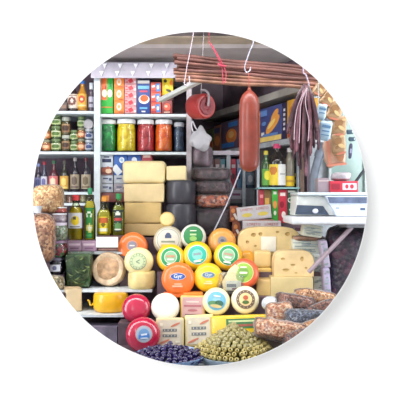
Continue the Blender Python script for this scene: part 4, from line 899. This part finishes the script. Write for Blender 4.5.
# bunch of thin dried sausages
b = bm_new(); tp = P(307.5, 76, 2.56); tube(b, spline([Vector((P(303, 66, 2.56).x, 2.56, 2.36)), P(303, 66, 2.56), P(306, 75, 2.56), P(309, 85, 2.56), P(307, 93, 2.56)], 6), .0028, 8)
tag(obj('pale_string', b, mat('b4a8bc', .5)), 'pale string from which the bunch of thin sausages hangs', 'string')
ends = [(288, 134), (291, 150), (294, 160), (297, 152), (299, 166), (302, 146), (304.5, 162), (306, 176), (308.5, 150), (311, 156), (313.5, 148), (316, 140), (318.5, 150), (292.5, 140), (301, 156), (310, 140), (315, 128), (296, 143), (290, 126), (293, 128), (298, 136), (303, 158), (307, 164), (312, 132), (317, 132), (295, 154), (300, 170)]
for i, (ex, ey) in enumerate(ends):
    Ye = 2.56 + (i % 3 - 1) * .018; x0 = 306 + (ex - 304) * .12
    pts = spline([P(x0, 84 + i % 4, 2.56), P(x0 + (ex - x0) * .45, 98, Ye), P(x0 + (ex - x0) * .85, 118, Ye + .004), P(ex, (118 + ey) / 2 + 4, Ye), P(ex + random.uniform(-1, 1), ey, Ye)], 6)
    n_ = len(pts); b = bm_new()
    rs_ = [.0068 * min(1, (.25 + j / n_ * 5), (n_ - j) / n_ * 6 + .25) * (1 + .12 * math.sin(j * 1.7 + i)) for j in range(n_)]
    o_ = pts[0].copy(); tube(b, [q - o_ for q in pts], rs_, 9)
    q = obj('thin_sausage', b, mat(('4a2734', '60343f', '391c28', '784c5a')[i % 4], .45, .25, 40, coat=.2), None); q.location = o_
    tag(q, 'thin dark red dried sausage in the bunch hanging on a pale string', 'sausage', 'thin dried sausages in the hanging bunch')
for i, (ex, dy) in enumerate(((295, 0), (300, 3), (309, 1))):   # pale cords running down the bunch
    b = bm_new(); pts = spline([P(307, 88, 2.53), P(303 + (ex - 304) * .5, 104, 2.53), P(ex, 122, 2.53), P(ex - 1, 140 + dy, 2.53)], 6); o_ = pts[0].copy(); tube(b, [q - o_ for q in pts], .0016, 6)
    q = obj('tie_cord', b, mat('c0a8b4', .5)); q.location = o_; tag(q, 'pale tie cord running down over the thin sausage bunch', 'string', 'tie cords over the sausage bunch')

# packets hanging on the right
def flat_bag(label, px, pc, Y, wpx, hpx, cols, rows, roll=0, yaw=0, name='hanging_packet', d=.03, group='packets hanging in strips on the right', m=None):
    w, h = W(wpx, Y), W(hpx, Y); t = thing(name, label, 'packet', P(px, pc, Y), (0, R(roll), R(yaw)), group)
    b = bm_new(); pillow(b, w, h, d, 0, 4.5, .16, 45, px, M=Matrix.Identity(4)); obj('packet', b, m or mat(cols[0], .3, .08, 30, coat=.5), t)
    if rows:
        b = bm_new(); art_rows([(q[0], q[1], q[2] - .5) + tuple(q[3:]) for q in rows])(b, w, h, -d / 2 - .001); obj('print', b, [mat(c, .35, .05) for c in cols], t, smooth=False)
    return t
flat_bag('pale blue packet with dark blue lines, upper of two beside the thin sausages', 321.5, 112, 2.62, 10, 17, ['a5bfd0', '5a7c9c', 'd8e4ec'], [('p', 0, .65, .7, .12, 1), ('p', 0, .42, .6, .07, 1), ('p', 0, .85, .6, .08, 2)], roll=12)
flat_bag('pale blue packet with dark blue lines, lower of two beside the thin sausages', 325, 130.5, 2.62, 12.5, 20, ['a2bed2', '54789c', 'd8e4ec'], [('p', 0, .68, .7, .14, 1), ('p', 0, .45, .6, .07, 1), ('p', 0, .25, .7, .05, 1), ('p', 0, .88, .6, .08, 2)], roll=10)
TAN = [('o', -.1, .6, .6, .3, 1, .5), ('o', .1, .1, .7, .1, 2, .2), ('o', .15, .4, .5, .16, 3, -.4), ('o', -.2, .35, .3, .12, 1, .8), ('o', .2, .8, .3, .1, 3, .3)]
tanc = ['a3835f', '86623f', 'b8705a', 'c4a878']
for (px, pc, w_, h_, ro, d_) in ((320, 89, 12, 16, 38, 'tan packet highest in the strip at the right'), (328.5, 98, 13, 19, 35, 'tan packet second in the strip at the right'), (335, 111, 15, 21, 25, 'tan packet third in the strip at the right'), (339, 126, 15, 22, 12, 'tan packet fourth in the strip at the right'), (338.5, 144, 14, 24, -4, 'tan packet fifth in the strip at the right')):
    flat_bag(d_, px, pc, 2.70, w_, h_, tanc, TAN, roll=ro)
flat_bag('large clear pinkish packet of tan snacks at the foot of the strip', 334.5, 153, 2.75, 22, 27, ['b98f78', 'c87f68', 'd8b898', 'a87250'], [('p', -.3, .5, .1, .9, 1), ('p', 0, .06, .9, .08, 1), ('o', .2, .5, .4, .7, 3)], roll=-6)
b = bm_new(); tube(b, [Vector((P(315, 0, 2.69).x, 2.695, 2.365)), P(316, 82, 2.73), P(328, 97, 2.74), P(336, 115, 2.74), P(339, 140, 2.75)], .003, 6)
tag(obj('packet_cord', b, mat('8a7a6a', .6)), 'brown cord holding the strip of tan packets at the right', 'cord')
b = bm_new(); tube(b, [Vector((P(317, 0, 2.62).x, 2.62, 2.365)), P(318.5, 104, 2.635), P(323, 122, 2.635)], .002, 6)
tag(obj('packet_cord', b, mat('9ab0bc', .6)), 'pale cord holding the two blue packets', 'cord')
# window and wall at the right back
RYb = 3.55
slab('wall_window', P(298, 0, RYb).x, P(400, 0, RYb).x, RYb + .06, RYb + .10, .6, 2.5, mat('c4ccd2', .6)); 
b = bm_new(); box(b, ((P(329, 0, RYb).x + P(368, 0, RYb).x) / 2, RYb + .045, (P(0, 100, RYb).z + P(0, 196, RYb).z) / 2), (W(39, RYb), .02, W(96, RYb)), 0, .002)
w1 = struct('window_1', b, mat('a9c9c2', .2, .12, 5, coat=.4))
for (a, c, y0, y1) in ((329, 331.5, 96, 196), (365, 369, 96, 196), (329, 369, 96, 99)):
    post('trim_%d' % k, a, c, y0, y1, RYb + .005, .04, mat('cdd8d8', .4)); k += 1
# dark small packets by the window
for (px, pc, d_) in ((350, 132, 'small dark blue green tag by the window, upper'), (352, 139, 'small dark blue green tag by the window, lower')):
    flat_bag(d_, px, pc, 3.0, 7, 4.5, ['2a4658', 'c8d4d8'], [('p', .3, .5, .1, .5, 1)], name='hanging_tag', d=.008, group=None)
flat_bag('dark navy strip hanging right of the tan packets', 350.5, 151, 3.0, 3.6, 15, ['3a3a58', '8a8aa8'], [('p', 0, .5, .5, .3, 1)], name='hanging_tag', d=.008, group=None, roll=5)
# diagonal grey pipe
b = bm_new(); tube(b, spline([P(327, 118, 3.3), P(323, 140, 3.3), P(318, 160, 3.3), P(314, 176, 3.3), P(312.5, 200, 3.3)], 6), W(4.2, 3.3), 16)
tube(b, [P(320.5, 151, 3.3), P(318.6, 157, 3.3)], W(4.8, 3.3), 16)
tag(obj('grey_pipe', b, mat('6f7886', .4, .08)), 'bent blue grey pipe coming down behind the scale', 'pipe')
b = bm_new(); a_ = P(301, 125, 3.42); slab('trim_%d' % k, P(299.5, 0, 3.4).x, P(303.5, 0, 3.4).x, 3.38, 3.41, 1.0, P(0, 100, 3.4).z, mat('8a7468', .5)); k += 1; b.free()
b = bm_new(); tube(b, [P(367, 166, 3.2), P(354, 184, 3.2), P(352, 190, 3.2)], .008, 10); tag(obj('black_rod', b, mat('2c343c', .4)), 'thin black rod slanting in front of the window', 'rod')

# ------------------------------------------------------------ the scale
SYc = 2.86
t = thing('shop_scale', 'white market weighing scale with a flat pan on the right', 'scale', P(330, 224, SYc))
def q(px, py): return (W(px - 330, SYc), W(224 - py, SYc))
b = bm_new(); x0, z0 = q(297, 195.6); x1, z1 = q(372, 192.3)
box(b, ((x0 + x1) / 2, .10, (z0 + z1) / 2), (x1 - x0, .26, z1 - z0), 0, .006); obj('weighing_pan', b, mat('c6d2d8', .3, .05, coat=.3), t)
b = bm_new(); pts = [q(296, 215.5), q(335, 215.5), q(330, 206), q(324, 196), q(297, 196)]; prism(b, [pts[0], pts[1], pts[2], pts[3], pts[4]], -.0, .2, 0, .003); obj('housing', b, mat('c9cdca', .4, .05), t)
b = bm_new(); pts = [q(295, 214.5), q(329, 215), q(323, 206), q(297, 205)]; prism(b, pts, -.006, -.0005, 0, .001); obj('display', b, mat('3a4658', .25, .1), t)
b = bm_new(); ball(b, (W(-15, SYc), -.010, W(13, SYc)), (.014, .006, .012)); obj('knob', b, mat('b8bcc8', .2), t)
b = bm_new(); pts = [q(324, 196), q(330, 206), q(335, 216), q(341, 216), q(372, 216), q(372, 196)]; prism(b, pts, -.03, .2, 0, .004); obj('front_panel', b, mat('c4cfe0', .35, .05), t)
b = bm_new(); pts = [q(328, 203), q(372, 203), q(372, 197), q(326, 197)]; prism(b, pts, -.036, -.0305, 0, .001); obj('screen', b, mat('64708c', .2, .2, 20), t)
b = bm_new(); plate(b, *q(336, 208), W(3.5, SYc), W(1.6, SYc), -.0305, 0); plate(b, *q(361, 209), W(5, SYc), W(2.6, SYc), -.0305, 1); obj('emblem', b, [mat('8a9ab8', .4), mat('4a5878', .4)], t, smooth=False)
b = bm_new(); x0, z0 = q(289, 224); x1, z1 = q(374, 216.5)
box(b, ((x0 + x1) / 2, .07, (z0 + z1) / 2), (x1 - x0, .30, (z1 - z0)), 0, .010); obj('base_tray', b, mat('cdd0d6', .4, .06), t)
# bracket carrying it
b = bm_new(); a, c = P(329, 251, 2.90), P(352, 227, 2.88); tube(b, [a - (c - a) * .9, a, c], .011, 10); struct('trim_%d' % k, b, mat('a4929c', .4), True); k += 1
slab('trim_%d' % k, P(345, 0, 2.9).x, P(352, 0, 2.9).x + .5, 2.86, 3.06, CZ - 27.5 * 2.88 / F, CZ - 24.3 * 2.88 / F, GREY); k += 1
# red carton on the scale
package('tea_box', 'red carton with white emblems standing on the weighing pan', 'box', 330, 358, 181, 192, 2.93, .1, ['b82e42', 'd8c4cc', '8c1f32'], art_rows([('p', .2, .5, .5, .6, 1), ('o', .1, .5, .12, .4, 0), ('o', .28, .5, .14, .4, 0), ('p', -.3, .5, .3, .5, 2)]))
sack('goods_bag', 'small whitish bag lying on top of the red carton', 'bag', 341, 176.5, 2.97, 19, 9, .07, mat('c8c0c8', .35, .12, 20, coat=.3), seed=21, film_fac=.1, lump=.2)
package('food_packet', 'brown grey carton left of the red carton on the pan', 'box', 318, 329.5, 178, 192, 2.94, .08, ['8e7f88', 'b8a8a8'], art_rows([('p', 0, .8, .9, .1, 1)]))

# paper wrapped packets under the scale
def news(): return [('p', random.uniform(-.3, .3), random.uniform(.12, .9), random.uniform(.15, .5), .05, random.choice((1, 1, 2))) for _ in range(16)]
for (a, c, y0, y1, Yc, ro, d_, cc) in ((302, 322, 225, 237, 3.04, 8, 'printed paper wrapped packet just under the scale', 'd4d8c8'), (293, 320, 239, 254, 3.10, 0, 'wide printed paper packet behind the domed swiss cheese', 'd0d6ca'),
        (313, 324, 254, 276, 3.06, 0, 'upright pale blue printed packet at the right of the cheeses', 'ccd6d6'), (313, 325, 276.3, 300, 3.04, 0, 'lower pale printed packet at the right of the cheeses', 'ced4ce'),
        (324, 331, 240, 268, 3.0, -8, 'narrow lilac plastic packet beside the dark sack', 'bcb0c8'), (325, 332, 268, 300, 2.98, -4, 'lower narrow lilac packet beside the dark sack', 'b4aac8')):
    package('paper_packet', d_, 'packet', a, c, y0, y1, Yc, .08, [cc, '8d9c9c', 'a2b4bc'], art_rows(news()), bev=.008).rotation_euler[1] = R(ro)
sack('goods_bag', 'brown wrapped bundle between the two printed paper packets', 'bag', 308, 238, 3.12, 30, 6, .08, mat('a07a60', .4, .2), seed=13)
slab('trim_%d' % k, P(300, 0, 3.0).x, P(334, 0, 3.0).x, 2.96, 3.14, 0, P(0, 300.5, 3.0).z, WOOD); k += 1
# dark purple sack at the right
sack('mesh_sack', 'tall dark purple sack under the scale at the right edge', 'sack', 350, 272, 3.10, 50, 92, .2, cells(('2c1830', '38203a', '201428', '542a42', '261c34'), 42, .45, .15, .9), seed=17, e=5, lump=.04, film_fac=.02)

# ------------------------------------------------------------ olives
def make_olive(name, m, hole):
    b = bm_new(); r, l = .0112, .0140
    if hole: lathe(b, [(0, -l), (r * .6, -l * .84), (r * .95, -l * .35), (r, 0), (r * .93, l * .4), (r * .72, l * .78), (r * .48, l * .9), (r * .34, l * .86), (r * .26, l * .3), (0, l * .1)], 14, mf=lambda k_, i_: 1 if k_ >= 7 else 0)
    else: lathe(b, [(0, -l), (r * .6, -l * .84), (r * .95, -l * .35), (r, 0), (r * .95, l * .35), (r * .6, l * .84), (0, l)], 14)
    return obj(name, b, [m, mat('3c3420', .6)])
def bowl(label, c, r, z0, zr, col, name='serving_bowl'):
    t = thing(name, label, 'bowl', (c[0], c[1], z0))
    h = zr - z0; b = bm_new(); lathe(b, [(0, 0), (r * .6, 0), (r * .66, .006), (r * .93, h * .8), (r * 1.03, h), (r * 1.04, h + .004), (r * .99, h + .004), (r * .9, h * .8), (r * .6, .012), (0, .012)], 48)
    obj('bowl_body', b, mat(col, .3, .05, coat=.3), t)
def mound(name, label, c, r, z0, zt, m, cat):
    b = bm_new(); n_ = 10
    lathe(b, [(0, 0)] + [(r * (1 - i / n_) ** .9 if i < n_ else 0, (zt - z0) * (i / n_) ** .95) for i in range(n_ + 1)], 36)
    o = obj(name, b, m); o.location = (c[0], c[1], z0); o['kind'] = 'stuff'; tag(o, label, cat); return o
def pile(c, r, z0, zt, protos, label, name, group, rows, ordered, jit=.0034, cone=1.0):
    first = True; cnt = 0
    for i in range(rows):
        f_ = i / (rows - 1); rad = r * (1 - f_) ; z = z0 + (zt - z0) * f_ ** cone
        n_ = max(1, int(2 * math.pi * rad / .0235))
        for j in range(n_):
            a = 2 * math.pi * (j + .5 * (i % 2)) / n_ + random.uniform(-.03, .03)
            if math.sin(a) > .25 and f_ < .85: continue       # far side of the heap, never seen
            p = Vector((c[0] + rad * math.cos(a) + random.uniform(-jit, jit), c[1] + rad * math.sin(a) + random.uniform(-jit, jit), z + random.uniform(-jit, jit)))
            ring_ = ordered and i < ordered
            src = protos[1] if ring_ else protos[0]
            o = src.copy(); COL.objects.link(o); o.location = p
            if ring_:
                nrm = Vector((math.cos(a) * .9, math.sin(a) * .9, .42)); o.rotation_euler = nrm.to_track_quat('Z', 'Y').to_euler()
            else:
                o.rotation_euler = Vector((random.uniform(-1, 1), random.uniform(-1, 1), random.uniform(-.2, 1.2))).to_track_quat('Z', 'Y').to_euler()
            o.name = name; cnt += 1; o.scale = (random.uniform(.88, 1.06),) * 3
            tag(o, label[1] if ring_ else label[0], 'olive', group[1] if ring_ else group[0])
    return cnt
gw = [mat('a09664', .3, .25, 60, coat=.3), mat('b8a868', .3, .2, 60, coat=.3)]
pg = [make_olive('olive', gw[0], False), make_olive('olive', gw[1], True)]
GC = (W(234 - 200, 2.53), 2.53)
zr = .868
bowl('blue grey bowl heaped with green olives', GC, .163, .781, zr - .012, 'a4b4c4')
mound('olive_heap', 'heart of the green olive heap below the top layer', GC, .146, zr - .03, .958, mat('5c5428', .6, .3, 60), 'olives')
n1 = pile(GC, .155, zr, .972, pg, ('whole green olive piled in the heap at the front', 'pitted green olive showing its hole, ringing the foot of the heap'), 'olive', ('whole green olives in the heap', 'pitted green olives around the heap'), 11, 3, cone=.8)
dk = mat('2a1e58', .22, .25, 50, coat=.45)
pd_ = [make_olive('dark_olive', dk, False)] * 2
DC = (W(170 - 200, 2.47), 2.47)
bowl('blue plastic bowl filled with dark purple olives', DC, .142, .781, .862, '7f9cc4')
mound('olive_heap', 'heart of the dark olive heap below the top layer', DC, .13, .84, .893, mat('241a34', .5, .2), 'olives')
n2 = pile(DC, .135, .862, .905, pd_, ('glossy dark purple olive in the blue bowl',) * 2, 'dark_olive', ('dark olives in the blue bowl',) * 2, 7, 0, .003, cone=.8)
for o in set(pg + pd_): bpy.data.objects.remove(o)
# pale blue paper corner between the bowls
b = bm_new(); box(b, (0, 0, 0), (.09, .06, .003), 0, .001); o = obj('paper_sheet', b, mat('a8bccc', .5)); o.location = (W(195 - 200, 2.66), 2.665, .80); o.rotation_euler = (R(25), 0, R(20)); tag(o, 'pale blue paper lying between the two olive bowls', 'paper')

# ------------------------------------------------------------ nut bags at the lower right
slab('trim_%d' % k, W(262 - 200, 2.5), 1.0, 2.36, 2.60, .78, .855, mat('5c5048', .6)); k += 1
slab('trim_%d' % k, W(258 - 200, 2.6), 1.0, 2.60, 2.93, .78, .93, mat('5c5048', .6)); k += 1
NT = {'tan': ('b07440', 'cc9460', '8a5530', 'deb88c'), 'dark': ('68382c', '87503c', '442826', '9a6c58'), 'pink': ('bc7c58', 'd6a37c', '985e40', 'e6c8a8'), 'slate': ('566074', '3e4658', '78849a', '2e3444')}
for (px, pc, Y, w_, h_, d, key, ro, d_) in (
    (283, 332, 2.50, 50, 20, .13, 'pink', 14, 'clear bag of pinkish nuts lying nearest the green olives'),
    (299, 338, 2.46, 24, 14, .10, 'dark', -20, 'small dark brown bag of nuts at the very front right'),
    (306, 319, 2.62, 36, 17, .12, 'slate', 6, 'clear bag of slate blue seeds in the middle of the nut bags'),
    (314, 327, 2.52, 28, 13, .10, 'tan', -25, 'clear bag of brown nuts right of the slate seeds'),
    (281, 313, 2.68, 22, 20, .10, 'pink', -8, 'upright bag of pale pink nuts beside the white bundle'),
    (295, 304, 2.78, 34, 17, .12, 'dark', 14, 'clear bag of dark brown nuts in front of the cream slab'),
    (315, 298, 2.84, 36, 15, .11, 'tan', 10, 'long clear bag of tan nuts resting on top of the others'),
    (324, 309, 2.72, 26, 13, .10, 'dark', -28, 'dark brown bag of nuts at the right edge of the pile')):
    t = sack('nut_bag', d_, 'bag', px, pc, Y, w_ * 1.12, h_, d * .9, cells(NT[key], 125, .35, .6, 1.0), seed=px, film_fac=.02, lump=.13, rot=(R(-20), R(ro * .8), 0), group='bags of nuts at the lower right', e=4.2, fr=26, crinkle=.09)
sack('cotton_bundle', 'small round white bundle beside the long yellow loaf', 'bag', 270, 303, 2.80, 16, 15, .08, mat('cfd4d6', .5, .15, 40, bump=.6), seed=3, e=2.1, lump=.18, film_fac=.1)
package('leaf_packet', 'green packet between the yellow loaf and the nut bags', 'packet', 257, 276, 318, 340, 2.66, .06, ['5f8a66', 'c8d4b8', 'b04a3c'], art_rows([('p', -.1, .7, .5, .2, 1), ('o', .2, .4, .3, .2, 2)]), lean=R(-20))
print('olives', n1, n2)
